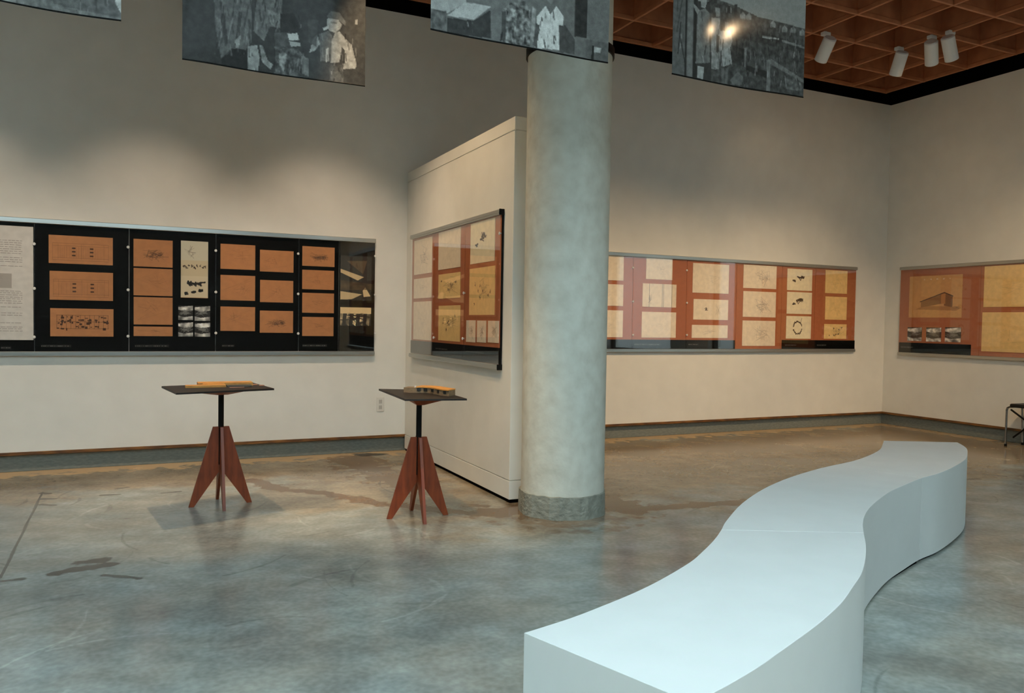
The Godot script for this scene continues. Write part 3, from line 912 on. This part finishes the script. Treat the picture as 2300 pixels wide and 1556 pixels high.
		"boldoval":
			for k in 40:
				var t := TAU * k / 40.0
				if absf(sin(t)) > 0.25:
					var p := Vector2(w * (0.46 + 0.17 * cos(t)), h * (0.52 + 0.27 * sin(t)))
					stroke(im, p.x, p.y, p.x + rng.randf_range(-4, 4), p.y + rng.randf_range(-4, 4), ink, 0.75, 4)
			stroke(im, w * 0.62, h * 0.1, w * 0.58, h * 0.28, ink, 0.4, 2)
		"composite":
			im.fill_rect(Rect2i(0, 0, w, int(h * 0.34)), Color(0.83, 0.80, 0.71))
			scribble(im, w * 0.4, h * 0.2, w * 0.2, h * 0.1, 20, ink, 0.4)
			im.fill_rect(Rect2i(0, int(h * 0.34), w, int(h * 0.3)), Color(0.82, 0.76, 0.63))
			for k in 9: scribble(im, w * (0.1 + 0.1 * k), h * (0.45 + 0.02 * sin(k * 2.0)), 5, 4, 5, ink, 0.8, 2)
			im.fill_rect(Rect2i(0, int(h * 0.62), w, int(h * 0.38)), Color(0.86, 0.80, 0.68))
			for k in 3: scribble(im, w * (0.3 + 0.2 * k), h * 0.75, w * 0.13, h * 0.04, 10, Color(0.1, 0.1, 0.1), 0.85, 4)
			for k in 3: scribble(im, w * (0.2 + 0.27 * k), h * (0.93 - 0.03 * k), w * 0.07, h * 0.02, 8, Color(0.05, 0.05, 0.05), 1.0, 5)
		"photo", "photowide":
			im.fill(Color(0.16, 0.16, 0.15))
			var tone := Color(0.85, 0.84, 0.81) if kind == "photo" else Color(0.93, 0.82, 0.62)
			var nz := noise(0.03, 2, rng.randi() % 1000)
			if kind == "photo":
				shape(im, PackedVector2Array([Vector2(0, h * 0.1), Vector2(w, 0), Vector2(w, h * 0.3), Vector2(w * 0.45, h * 0.4), Vector2(0, h * 0.28)]), tone, 0.9, 0.6, nz)
				shape(im, PackedVector2Array([Vector2(0, h), Vector2(0, h * 0.7), Vector2(w * 0.4, h * 0.8), Vector2(w, h * 0.72), Vector2(w, h)]), tone, 0.75, 0.8, nz)
				scribble(im, w * 0.5, h * 0.5, w * 0.4, h * 0.2, 30, Color(0.5, 0.5, 0.48), 0.6, 2)
			elif h > w:
				shape(im, PackedVector2Array([Vector2(0, h * 0.30), Vector2(w * 0.75, h * 0.47), Vector2(w * 0.55, h * 0.55), Vector2(0, h * 0.38)]), tone, 0.85)
				shape(im, PackedVector2Array([Vector2(w * 0.2, h * 0.12), Vector2(w * 0.85, h * 0.1), Vector2(w * 0.72, h * 0.4)]), Color(0.42, 0.34, 0.24), 0.8)
				shape(im, PackedVector2Array([Vector2(0, h * 0.8), Vector2(w * 0.7, h * 0.86), Vector2(w * 0.35, h * 0.98), Vector2(0, h * 0.99)]), tone, 0.85)
				shape(im, PackedVector2Array([Vector2(w * 0.72, h * 0.78), Vector2(w * 0.8, h * 0.7), Vector2(w * 0.97, h * 0.9), Vector2(w * 0.75, h * 0.92)]), tone, 0.9)
				shape(im, PackedVector2Array([Vector2(0, h * 0.55), Vector2(w, h * 0.62), Vector2(w, h * 0.75), Vector2(0, h * 0.78)]), Color(0.38, 0.30, 0.19), 0.6, 0.6, nz)
			else:
				im.fill_rect(Rect2i(0, 0, w, int(h * 0.35)), tone)
				for k in 5: shape(im, PackedVector2Array([Vector2(w * k * 0.22, h * 0.3), Vector2(w * (k * 0.22 + 0.09), h * 0.3), Vector2(w * (k * 0.22 + 0.05), h), Vector2(w * (k * 0.22 - 0.04), h * 0.9)]), tone, rng.randf_range(0.4, 1.0), 0.8, nz)
				scribble(im, w * 0.5, h * 0.6, w * 0.5, h * 0.3, 20, Color(0.12, 0.1, 0.08), 0.8, 3)
		"building":
			var wall := Color(0.42, 0.27, 0.15)
			shape(im, PackedVector2Array([Vector2(w * 0.24, h * 0.62), Vector2(w * 0.68, h * 0.42), Vector2(w * 0.68, h * 0.66), Vector2(w * 0.24, h * 0.76)]), wall, 0.6)
			shape(im, PackedVector2Array([Vector2(w * 0.68, h * 0.42), Vector2(w * 0.83, h * 0.5), Vector2(w * 0.83, h * 0.76), Vector2(w * 0.68, h * 0.72)]), wall, 0.75)
			shape(im, PackedVector2Array([Vector2(w * 0.62, h * 0.46), Vector2(w * 0.70, h * 0.43), Vector2(w * 0.70, h * 0.68), Vector2(w * 0.62, h * 0.68)]), Color(0.80, 0.55, 0.30), 0.8)
			stroke(im, w * 0.22, h * 0.62, w * 0.68, h * 0.41, ink, 0.8, 3)
			stroke(im, w * 0.68, h * 0.41, w * 0.84, h * 0.5, ink, 0.8, 3)
			shape(im, PackedVector2Array([Vector2(w * 0.14, h * 0.8), Vector2(w * 0.3, h * 0.72), Vector2(w * 0.8, h * 0.74), Vector2(w, h * 0.77), Vector2(w * 0.9, h * 0.84)]), Color(0.62, 0.43, 0.24), 0.6)
			scribble(im, w * 0.9, h * 0.77, w * 0.08, h * 0.03, 12, ink, 0.5)
			for k in 5: scribble(im, w * (0.3 + 0.12 * k), h * 0.09, 5, 3, 5, Color(0.93, 0.88, 0.78), 0.7, 2)
	return picture(im)

# ------------------------------------------------------------------ tables and models
func build_tables() -> void:
	table("left pedestal table of dark top and four brown plywood fins, under the black board", Vector3(0.549, 0, 1.877), 0.876, [Vector2(0.151, 1.805), Vector2(0.226, 2.375), Vector2(0.879, 2.184), Vector2(0.802, 1.60)], 0.03)
	table("right pedestal table of dark top and four brown plywood fins, in front of the partition", Vector3(1.777, 0, 2.75), 0.854, [Vector2(1.654, 2.155), Vector2(1.605, 2.966), Vector2(2.015, 3.05), Vector2(2.055, 2.35)], -0.09)
	# model on the left table: two low golden blocks with a dark court and slips of paper
	var o := base("building_model", Vector3(0.52, 0.876, 1.95))
	tag(o, "flat golden wooden building model of low blocks on the left table", "model")
	put("front_block", bx(Vector3(-0.22, 0, -0.02), Vector3(0.05, 0.016, 0.06), 0.001), mats.maple, o)
	put("rear_block", bx(Vector3(-0.13, 0, -0.19), Vector3(0.25, 0.024, -0.06), 0.001), mats.maple, o)
	put("link_block", bx(Vector3(-0.1, 0, -0.07), Vector3(0.05, 0.020, -0.01), 0.001), mats.maple, o)
	put("court", bx(Vector3(0.06, 0, -0.055), Vector3(0.23, 0.010, 0.05), 0.001), mats.grey_card, o)
	for s in [[0.27, -0.12, 0.04, 0.05], [0.31, -0.04, 0.035, 0.05], [0.12, 0.1, 0.1, 0.02]]:
		put("paper_slip", bx(Vector3(s[0] - s[2] * 0.5, 0, s[1] - s[3] * 0.5), Vector3(s[0] + s[2] * 0.5, 0.003, s[1] + s[3] * 0.5)), mats.paper_slip, o)
	# model on the right table: a curved building with a golden roof
	o = base("building_model", Vector3(0, 0.854, 0))
	tag(o, "taller curved wooden building model with a golden roof on the right table", "model")
	var front := [Vector2(1.742, 2.50), Vector2(1.78, 2.53), Vector2(1.82, 2.55), Vector2(1.858, 2.56), Vector2(1.90, 2.61), Vector2(1.915, 2.70), Vector2(1.925, 2.79), Vector2(1.955, 2.86)]
	var back := [Vector2(1.80, 2.43), Vector2(1.84, 2.45), Vector2(1.89, 2.46), Vector2(1.94, 2.49), Vector2(1.985, 2.55), Vector2(2.0, 2.63), Vector2(2.01, 2.71), Vector2(2.03, 2.79)]
	var poly := PackedVector2Array()
	for p in smooth_run(front, 0, 7): poly.append(p)
	var rb := smooth_run(back, 0, 7)
	rb.reverse()
	for p in rb: poly.append(p)
	var st := sto()
	prism(st, poly, 0.0, 0.037)
	put("facade", done(st), mats.model_side, o)
	st = sto()
	var roof := PackedVector2Array()
	for p in smooth_run(front, 2, 7): roof.append(p + Vector2(-0.004, 0.005))
	var rr := smooth_run(back, 2, 7)
	rr.reverse()
	for p in rr: roof.append(p + Vector2(0.004, -0.005))
	prism(st, roof, 0.038, 0.046, 0.001)
	put("roof", done(st), mats.maple, o)
	st = sto()
	for i in 5:
		var a: Vector2 = front[2 + i]
		var b: Vector2 = front[3 + i]
		var e := (b - a).normalized()
		var nrm := Vector2(-e.y, e.x)
		var m := (a + b) * 0.5 + nrm * 0.001
		box(st, Vector3(-0.014, 0.014, -0.003), Vector3(0.014, 0.034, 0.003), 0.0, Transform3D(Basis(Vector3(e.x, 0, e.y), Vector3.UP, Vector3(nrm.x, 0, nrm.y)), Vector3(m.x, 0, m.y)))
	put("window_band", done(st), mats.frame_dark, o)
	put("chimney_block", bx(Vector3(1.815, 0.037, 2.515), Vector3(1.828, 0.05, 2.53)), mats.plate_white, o)

func table(label: String, c: Vector3, h: float, corners: Array, turn: float) -> void:
	var o := base("pedestal_table", c)
	tag(o, label, "table", "pedestal tables")
	var poly := PackedVector2Array()
	var mid := Vector2.ZERO
	for p in corners:
		var q: Vector2 = p - Vector2(c.x, c.z)
		poly.append(q)
		mid += q * 0.25
	var st := sto()
	prism(st, poly, h - 0.013, h, 0.0015)
	put("table_top", done(st), mats.table_dark, o)
	# shallow inverted pyramid under the top
	st = sto()
	for k in 4:
		var a: Vector2 = poly[k].lerp(mid, 0.36) 
		var b: Vector2 = poly[(k + 1) % 4].lerp(mid, 0.36)
		var a2 := (poly[k] - mid).normalized() * 0.05
		var b2 := (poly[(k + 1) % 4] - mid).normalized() * 0.05
		var out := (a + b) * 0.5 - mid
		quad(st, Vector3(a2.x, h - 0.064, a2.y), Vector3(b2.x, h - 0.064, b2.y), Vector3(b.x, h - 0.0125, b.y), Vector3(a.x, h - 0.0125, a.y), Vector3(out.x, -0.5, out.y))
		tri(st, Vector3(0, h - 0.064, 0), Vector3(a2.x, h - 0.064, a2.y), Vector3(b2.x, h - 0.064, b2.y), Vector3.DOWN)
	put("underside", done(st), mats.fin_wood, o)
	st = sto()
	tube(st, Vector3(0, 0.30, 0), Vector3(0, h - 0.063, 0), 0.0195, 20)
	put("post", done(st), mats.black_metal, o)
	var k := 0.578 / 0.876 * h
	for i in 4:
		st = sto()
		var prof := PackedVector2Array([Vector2(0.003, k), Vector2(0.044, k), Vector2(0.208, 0.0), Vector2(0.172, 0.0), Vector2(0.003, 0.245)])
		# the fin is a flat board standing on edge, r along x
		var t := 0.010
		var tris := Geometry2D.triangulate_polygon(prof)
		for j in range(0, tris.size(), 3):
			for s in [-1.0, 1.0]:
				tri(st, Vector3(prof[tris[j]].x, prof[tris[j]].y, s * t), Vector3(prof[tris[j + 1]].x, prof[tris[j + 1]].y, s * t), Vector3(prof[tris[j + 2]].x, prof[tris[j + 2]].y, s * t), Vector3(0, 0, s))
		for j in 5:
			var a := prof[j]
			var b := prof[(j + 1) % 5]
			var e := (b - a).normalized()
			quad(st, Vector3(a.x, a.y, -t), Vector3(a.x, a.y, t), Vector3(b.x, b.y, t), Vector3(b.x, b.y, -t), Vector3(-e.y, e.x, 0))
		var fin := put("leg", done(st), mats.fin_wood, o)
		fin.rotation.y = turn + PI * 0.5 * i
		fin.position = Vector3(0.012, 0, 0).rotated(Vector3.UP, fin.rotation.y)

# ------------------------------------------------------------------ banners
func build_banners() -> void:
	banner("leftmost hanging banner, pale blue-grey, only its lower corner in view", 0, -1.08, -0.08, 3.6, 2.832, 0.0)
	banner("hanging photograph banner of a bare-chested man in a cap, above the black board", 1, 0.215, 1.235, 3.25, 2.785, 0.02)
	banner("hanging photograph banner of two women in dresses, in front of the column top", 2, 1.255, 2.255, 4.4, 2.755, 0.0)
	banner("rightmost hanging photograph banner of three children and a hillside, under the coffers", 3, 2.652, 3.628, 4.4, 2.752, 0.0)

func banner(label: String, which: int, x0: float, x1: float, z: float, y0: float, _tilt: float) -> void:
	var o := base("banner", Vector3((x0 + x1) * 0.5, y0, z))
	tag(o, label, "banner", "hanging photograph banners")
	var w := x1 - x0
	var h := HC - y0 - 0.05
	var n := 24
	var rows := 16
	var st := sto()
	st.set_smooth_group(1)
	var at := func(i: int, j: int, back: float) -> Vector3:
		var u := i / float(n)
		var v := j / float(rows)
		var sway := (0.004 if which == 3 else 0.014) * sin(u * 7.0 + which * 2.1) * (1.0 - v) * (1.0 - v) + 0.02 * (u - 0.5) * sin(which * 1.7 + 0.5) * (1.0 - v)
		var lift := 0.006 * sin(u * 5.0 + which) * (1.0 - v)
		return Vector3((u - 0.5) * w, v * h + lift, sway + back)
	for i in n:
		for j in rows:
			var a: Vector3 = at.call(i, j, 0.0)
			var b: Vector3 = at.call(i + 1, j, 0.0)
			var c: Vector3 = at.call(i + 1, j + 1, 0.0)
			var d: Vector3 = at.call(i, j + 1, 0.0)
			var ua := Vector2(i / float(n), 1.0 - j / float(rows))
			var ub := Vector2((i + 1) / float(n), ua.y)
			var uc := Vector2(ub.x, 1.0 - (j + 1) / float(rows))
			var ud := Vector2(ua.x, uc.y)
			tri(st, a, b, c, Vector3.BACK, ua, ub, uc)
			tri(st, a, c, d, Vector3.BACK, ua, uc, ud)
			var e := Vector3(0, 0, -0.0015)
			tri(st, a + e, b + e, c + e, Vector3.FORWARD, ua, ub, uc)
			tri(st, a + e, c + e, d + e, Vector3.FORWARD, ua, uc, ud)
	var m := picture(banner_print(which, h / w), 0.55)
	m.metallic_specular = 0.3
	m.clearcoat_enabled = true
	m.clearcoat = 0.6 if which == 3 else 0.12
	m.clearcoat_roughness = 0.08
	m.backlight_enabled = true
	m.backlight = Color(0.3, 0.3, 0.3)
	put("cloth", done(st), m, o)
	st = sto()
	for i in n:
		tube(st, at.call(i, 0, -0.0007) + Vector3(0, 0.004, 0), at.call(i + 1, 0, -0.0007) + Vector3(0, 0.004, 0), 0.004, 6)
	put("hem", done(st), mats.black_metal, o)
	st = sto()
	tube(st, Vector3(-w * 0.5 - 0.02, h + 0.008, 0), Vector3(w * 0.5 + 0.02, h + 0.008, 0), 0.012, 10)
	put("batten", done(st), mats.black_metal, o)

func bpoly(im: Image, px: Array, x0: float, x1: float, yb0: float, yb1: float, tone: float, a := 1.0, grain := 0.25, nz: FastNoiseLite = null) -> void:
	# points measured on the photographed banner; the hem runs from (x0, yb0) to (x1, yb1)
	var pts := PackedVector2Array()
	var k := im.get_width() / (x1 - x0)
	for p in px:
		var hem := lerpf(yb0, yb1, (p[0] - x0) / (x1 - x0))
		pts.append(Vector2((p[0] - x0) * k, im.get_height() - (hem - p[1]) * k))
	var v := pow(tone, 1.35) * 1.15
	shape(im, pts, Color(v * 0.985, v, v * 0.985), a, grain, nz)

func banner_print(which: int, aspect: float) -> Image:
	var w := 420
	var h := int(w * aspect)
	var im := Image.create(w, h, false, Image.FORMAT_RGB8)
	var nz := noise(0.05, 4, 80 + which)
	im.fill(Color(0.5, 0.5, 0.5))
	match which:
		0:
			var e := [0.0 - 150, 272.0, -20.0, 47.0]
			bpoly(im, [[-150, -900], [272, -900], [272, 47], [-150, -20]], e[0], e[1], e[2], e[3], 0.50, 1.0, 0.35, nz)
			bpoly(im, [[90, -200], [272, -200], [272, 40], [150, 12]], e[0], e[1], e[2], e[3], 0.40, 0.8, 0.4, nz)
			bpoly(im, [[255, -200], [272, -200], [272, 30], [262, 10]], e[0], e[1], e[2], e[3], 0.74, 0.9, 0.2, nz)
			bpoly(im, [[0, -100], [60, -100], [85, 14], [50, 12]], e[0], e[1], e[2], e[3], 0.66, 0.8, 0.3, nz)
		1:
			var q := func(p: Array, t: float, a := 1.0, g := 0.3) -> void: bpoly(im, p, 400.0, 812.0, 135.0, 183.0, t, a, g, nz)
			q.call([[400, -600], [812, -600], [812, 183], [400, 135]], 0.30, 1.0, 0.25)
			q.call([[462, -80], [548, -80], [548, 85], [535, 105], [505, 103], [482, 128], [470, 60]], 0.45, 1.0, 0.3)
			q.call([[478, 0], [484, 0], [496, 90], [490, 100]], 0.34)
			q.call([[520, 20], [526, 20], [520, 80], [512, 95]], 0.32)
			q.call([[512, 85], [524, 72], [520, 100], [514, 102]], 0.60)
			q.call([[565, -80], [617, -80], [614, 50], [588, 48], [575, 82], [552, 60]], 0.47, 1.0, 0.35)
			q.call([[584, 10], [612, 18], [606, 52], [590, 42]], 0.55, 0.8)
			q.call([[612, 18], [640, 14], [650, 30], [662, 56], [640, 60], [612, 62]], 0.25)
			q.call([[598, 62], [632, 58], [640, 92], [602, 94]], 0.38, 1.0, 0.4)
			q.call([[628, 62], [650, 60], [654, 76], [632, 78]], 0.74, 1.0, 0.1)
			q.call([[632, 80], [656, 82], [658, 90], [636, 92]], 0.66, 1.0, 0.1)
			q.call([[600, 94], [650, 96], [668, 115], [676, 168], [602, 160]], 0.40, 1.0, 0.7)
			q.call([[612, 98], [626, 110], [620, 150], [608, 130]], 0.58, 0.8, 0.8)
			q.call([[484, 128], [505, 103], [535, 105], [545, 155], [484, 146]], 0.24)
			q.call([[540, 96], [560, 92], [566, 120], [562, 155], [540, 152]], 0.62, 1.0, 0.2)
			q.call([[566, 92], [572, 92], [584, 126], [596, 134], [590, 146], [572, 130]], 0.62, 0.9, 0.4)
			q.call([[660, 112], [676, 118], [676, 160], [662, 154]], 0.50)
			q.call([[718, 18], [728, 4], [748, 8], [762, 28], [762, 38], [744, 24], [722, 22]], 0.44, 1.0, 0.2)
			q.call([[720, 22], [744, 24], [754, 36], [750, 46], [738, 56], [724, 52], [718, 40]], 0.62, 1.0, 0.2)
			q.call([[728, 30], [742, 32], [740, 35], [728, 34]], 0.50)
			q.call([[708, 46], [722, 40], [722, 46], [712, 52]], 0.74, 1.0, 0.1)
			q.call([[738, 56], [748, 52], [760, 66], [778, 84], [790, 128], [788, 140], [752, 142], [760, 122], [754, 92], [748, 126], [728, 128], [726, 84]], 0.58, 1.0, 0.25)
			q.call([[700, 60], [722, 52], [730, 62], [728, 124], [704, 124], [702, 88]], 0.45, 1.0, 0.3)
			q.call([[688, 68], [696, 64], [702, 84], [690, 100], [678, 104]], 0.62, 1.0, 0.3)
			q.call([[716, 96], [722, 92], [722, 124], [716, 126]], 0.72, 0.9)
			q.call([[754, 90], [760, 96], [762, 128], [758, 128]], 0.28)
			q.call([[724, 130], [756, 130], [760, 176], [726, 172]], 0.34, 1.0, 0.4)
			q.call([[728, 148], [748, 148], [758, 168], [758, 176], [726, 172]], 0.42, 1.0, 0.3)
			q.call([[674, 25], [698, 28], [694, 90], [676, 80]], 0.36, 0.8)
			q.call([[786, 22], [792, 22], [792, 34], [786, 34]], 0.52)
		2:
			var q := func(p: Array, t: float, a := 1.0, g := 0.25) -> void: bpoly(im, p, 968.0, 1370.0, 70.0, 143.0, t, a, g, nz)
			q.call([[968, -600], [1370, -600], [1370, 143], [968, 70]], 0.46, 1.0, 0.15)
			q.call([[968, -600], [1040, -600], [1040, 16], [1002, 38], [968, 30]], 0.62, 1.0, 0.12)
			q.call([[968, 30], [1000, 34], [1000, 75], [968, 70]], 0.42, 1.0, 0.5)
			q.call([[1002, 42], [1040, 16], [1092, 24], [1056, 50]], 0.66, 1.0, 0.1)
			q.call([[1002, 46], [1056, 52], [1090, 32], [1092, 86], [1002, 76]], 0.28, 1.0, 0.3)
			q.call([[1142, -18], [1158, -18], [1160, 6], [1152, 16], [1146, 10]], 0.52)
			q.call([[1118, 30], [1132, 16], [1164, 14], [1178, 36], [1176, 104], [1114, 94]], 0.47, 1.0, 1.1)
			q.call([[1116, 34], [1124, 34], [1122, 92], [1114, 90]], 0.34)
			q.call([[1182, 24], [1190, 30], [1186, 96], [1178, 88]], 0.60, 0.8, 0.3)
			q.call([[1212, -30], [1236, -30], [1237, 8], [1224, 18], [1214, 10]], 0.50)
			q.call([[1192, 44], [1212, 22], [1224, 40], [1238, 22], [1256, 44], [1254, 62], [1244, 60], [1246, 112], [1188, 106], [1200, 70], [1192, 58]], 0.74, 1.0, 0.15)
			q.call([[1190, 58], [1198, 60], [1192, 106], [1184, 100]], 0.38)
			q.call([[1246, 60], [1256, 62], [1258, 118], [1248, 116]], 0.36)
			q.call([[1262, -600], [1284, -600], [1284, 6], [1266, 2]], 0.70)
			q.call([[1284, -600], [1312, -600], [1314, 88], [1284, 84]], 0.26, 1.0, 0.3)
			q.call([[1258, 60], [1284, 90], [1284, 122], [1258, 116]], 0.36)
			q.call([[1314, 90], [1370, 100], [1370, 143], [1314, 128]], 0.40, 0.8)
			q.call([[1330, 104], [1334, 104], [1334, 138], [1328, 136]], 0.22)
			q.call([[1334, 106], [1352, 110], [1350, 120], [1334, 118]], 0.62)
		_:
			var q := func(p: Array, t: float, a := 1.0, g := 0.25) -> void: bpoly(im, p, 1508.0, 1805.0, 165.0, 225.0, t, a, g, nz)
			q.call([[1508, -600], [1805, -600], [1805, 225], [1508, 165]], 0.56, 1.0, 0.08)
			q.call([[1584, 36], [1640, 52], [1690, 72], [1740, 84], [1805, 100], [1805, 225], [1584, 184]], 0.34, 1.0, 0.5)
			q.call([[1584, 80], [1640, 86], [1700, 98], [1805, 132], [1805, 145], [1640, 104], [1584, 100]], 0.30, 1.0, 0.5)
			for hs in [[1626, 56], [1658, 68], [1672, 70], [1728, 86], [1756, 96], [1776, 98], [1798, 104]]:
				q.call([[hs[0] - 6, hs[1]], [hs[0], hs[1] - 5], [hs[0] + 6, hs[1] + 1], [hs[0] + 6, hs[1] + 8], [hs[0] - 6, hs[1] + 7]], 0.52, 0.9, 0.4)
			for tr in [[1596, 34], [1642, 50], [1626, 52]]:
				q.call([[tr[0] - 3, tr[1]], [tr[0] + 3, tr[1]], [tr[0] + 3, tr[1] + 14], [tr[0] - 3, tr[1] + 12]], 0.26)
			q.call([[1508, -600], [1533, -600], [1533, 172], [1508, 165]], 0.40, 1.0, 0.2)
			q.call([[1533, -600], [1537, -600], [1537, 172], [1533, 172]], 0.22)
			q.call([[1537, -600], [1550, -600], [1550, 172], [1537, 172]], 0.47, 1.0, 0.2)
			q.call([[1550, -600], [1558, -600], [1558, 176], [1550, 174]], 0.22)
			q.call([[1558, -600], [1584, -600], [1584, 44], [1558, 40]], 0.36)
			q.call([[1558, 44], [1584, 44], [1590, 182], [1558, 176]], 0.27)
			q.call([[1564, 38], [1572, 34], [1578, 44], [1574, 56], [1566, 54]], 0.58)
			q.call([[1558, 60], [1574, 56], [1584, 64], [1586, 148], [1556, 148]], 0.46, 1.0, 0.25)
			q.call([[1550, 48], [1562, 58], [1558, 66], [1550, 54]], 0.56)
			q.call([[1560, 152], [1574, 154], [1572, 176], [1560, 172]], 0.60, 1.0, 0.2)
			q.call([[1596, 54], [1606, 56], [1606, 70], [1598, 70]], 0.52)
			q.call([[1588, 72], [1606, 72], [1610, 120], [1606, 160], [1590, 158]], 0.54, 1.0, 0.3)
			q.call([[1600, 100], [1606, 104], [1604, 132], [1600, 130]], 0.30)
			q.call([[1618, 78], [1626, 80], [1626, 94], [1618, 94]], 0.46)
			q.call([[1606, 94], [1630, 94], [1636, 112], [1630, 124], [1636, 152], [1616, 156], [1610, 120]], 0.58, 1.0, 0.25)
			q.call([[1612, 158], [1618, 158], [1620, 188], [1614, 186]], 0.42)
			q.call([[1622, 158], [1628, 158], [1626, 190], [1621, 188]], 0.42)
			q.call([[1704, 106], [1744, 114], [1744, 117], [1704, 110]], 0.60)
			q.call([[1750, 116], [1805, 132], [1805, 136], [1750, 120]], 0.50)
			q.call([[1636, 120], [1670, 130], [1670, 160], [1636, 150]], 0.27, 0.8, 0.5)
			q.call([[1664, 126], [1668, 126], [1668, 160], [1664, 158]], 0.46)
			q.call([[1716, 150], [1724, 150], [1726, 208], [1718, 206]], 0.48)
			q.call([[1724, 148], [1805, 192], [1805, 198], [1724, 158]], 0.50, 0.8)
			q.call([[1668, 156], [1716, 170], [1716, 182], [1668, 164]], 0.24)
			q.call([[1632, 180], [1650, 166], [1662, 176], [1660, 190], [1640, 188]], 0.44)
			q.call([[1760, 186], [1775, 182], [1790, 192], [1800, 200], [1800, 212], [1764, 206]], 0.44, 0.8, 0.6)
			q.call([[1636, 190], [1680, 196], [1720, 208], [1720, 214], [1640, 198]], 0.24)
	# folds and creases in the cloth and skin of the pictured figures
	var kx: float = w / [422.0, 412.0, 402.0, 297.0][which]
	var xa: float = [-150.0, 400.0, 968.0, 1508.0][which]
	var ya: float = [-20.0, 135.0, 70.0, 165.0][which]
	var yb: float = [47.0, 183.0, 143.0, 225.0][which]
	var wide: float = [422.0, 412.0, 402.0, 297.0][which]
	for f in [[1, 464, 548, -40, 120, 60], [1, 556, 616, -40, 60, 34], [1, 600, 672, 92, 162, 40], [1, 540, 566, 94, 154, 10], [1, 704, 788, 58, 138, 26], [1, 728, 760, 130, 174, 12], [1, 612, 662, 16, 58, 14], [2, 1116, 1178, 18, 98, 26], [2, 1190, 1254, 30, 110, 22], [2, 1002, 1090, 48, 84, 12], [2, 1262, 1284, -60, 4, 6], [3, 1556, 1586, 58, 146, 14], [3, 1588, 1610, 72, 158, 10], [3, 1606, 1636, 94, 154, 14], [3, 1640, 1805, 118, 200, 70], [3, 1640, 1805, 90, 150, 50], [3, 1508, 1533, -60, 170, 10], [0, 20, 272, -100, 40, 30]]:
		if f[0] != which: continue
		for k in f[5]:
			var x: float = rng.randf_range(f[1], f[2])
			var y: float = rng.randf_range(f[3], f[4])
			var run: float = (f[4] - f[3]) * rng.randf_range(0.08, 0.3)
			var lean: float = rng.randf_range(-0.25, 0.25) * run
			var y1: float = minf(y + run, f[4])
			var py: float = h - (lerpf(ya, yb, (x - xa) / wide) - y) * kx
			var py1: float = h - (lerpf(ya, yb, (x + lean - xa) / wide) - y1) * kx
			var t := 0.62 if rng.randf() < 0.4 else 0.10
			stroke(im, (x - xa) * kx, py, (x + lean - xa) * kx, py1, Color(t, t, t), rng.randf_range(0.08, 0.3), rng.randi_range(1, 3))
	# the enlargement is soft, and then grainy
	im.resize(w * 45 / 100, h * 45 / 100, Image.INTERPOLATE_BILINEAR)
	im.resize(w, h, Image.INTERPOLATE_CUBIC)
	for y in h:
		for x in w:
			var c := im.get_pixel(x, y)
			var v := 1.0 + rng.randf_range(-0.07, 0.07)
			im.set_pixel(x, y, Color(c.r * v, c.g * v, c.b * v))
	return im

# ------------------------------------------------------------------ chair and outlet
func build_chair() -> void:
	var o := base("chair", Vector3(9.32, 0, 2.06))
	tag(o, "black seated chair with chrome tube legs at the right edge, by the wall", "chair")
	var d := 0.30
	var wd := 0.46
	for z in [0.0, wd]:
		put("leg", bent([Vector3(0, 0.012, z), Vector3(0, 0.43, z), Vector3(0.012, 0.455, z), Vector3(0.04, 0.465, z), Vector3(d, 0.465, z)], 0.012), mats.chrome, o)
		put("leg", bent([Vector3(d + 0.02, 0.012, z), Vector3(d - 0.01, 0.465, z)], 0.012), mats.chrome, o)
		for x in [0.0, d + 0.02]:
			var st := sto()
			tube(st, Vector3(x, 0, z), Vector3(x, 0.03, z), 0.016, 12)
			put("foot", done(st), mats.black_metal, o)
	put("brace", bent([Vector3(0.03, 0.44, 0.03), Vector3(0.10, 0.2, wd - 0.1), Vector3(0.14, 0.1, wd)], 0.011), mats.black_metal, o)
	put("brace", bent([Vector3(0.03, 0.44, wd - 0.03), Vector3(0.14, 0.1, 0.0)], 0.011), mats.black_metal, o)
	var st := sto()
	box(st, Vector3(0.01, 0.468, 0.02), Vector3(d + 0.01, 0.51, wd - 0.02), 0.012)
	put("seat", done(st), mats.seat_black, o)

func build_outlet() -> void:
	var o := base("wall_outlet", Vector3(2.28, 0.50, 0))
	tag(o, "white power outlet low on the back wall beside the partition", "outlet")
	put("cover_plate", bx(Vector3(-0.04, -0.075, 0), Vector3(0.04, 0.075, 0.007), 0.003), mats.plate_white, o)
	for y in [-0.03, 0.03]:
		var st := sto()
		box(st, Vector3(-0.017, y - 0.02, 0.006), Vector3(0.017, y + 0.02, 0.009), 0.001)
		box(st, Vector3(-0.008, y - 0.006, 0.0085), Vector3(-0.005, y + 0.008, 0.0095))
		box(st, Vector3(0.005, y - 0.006, 0.0085), Vector3(0.008, y + 0.008, 0.0095))
		put("socket", done(st), mats.socket_grey, o)
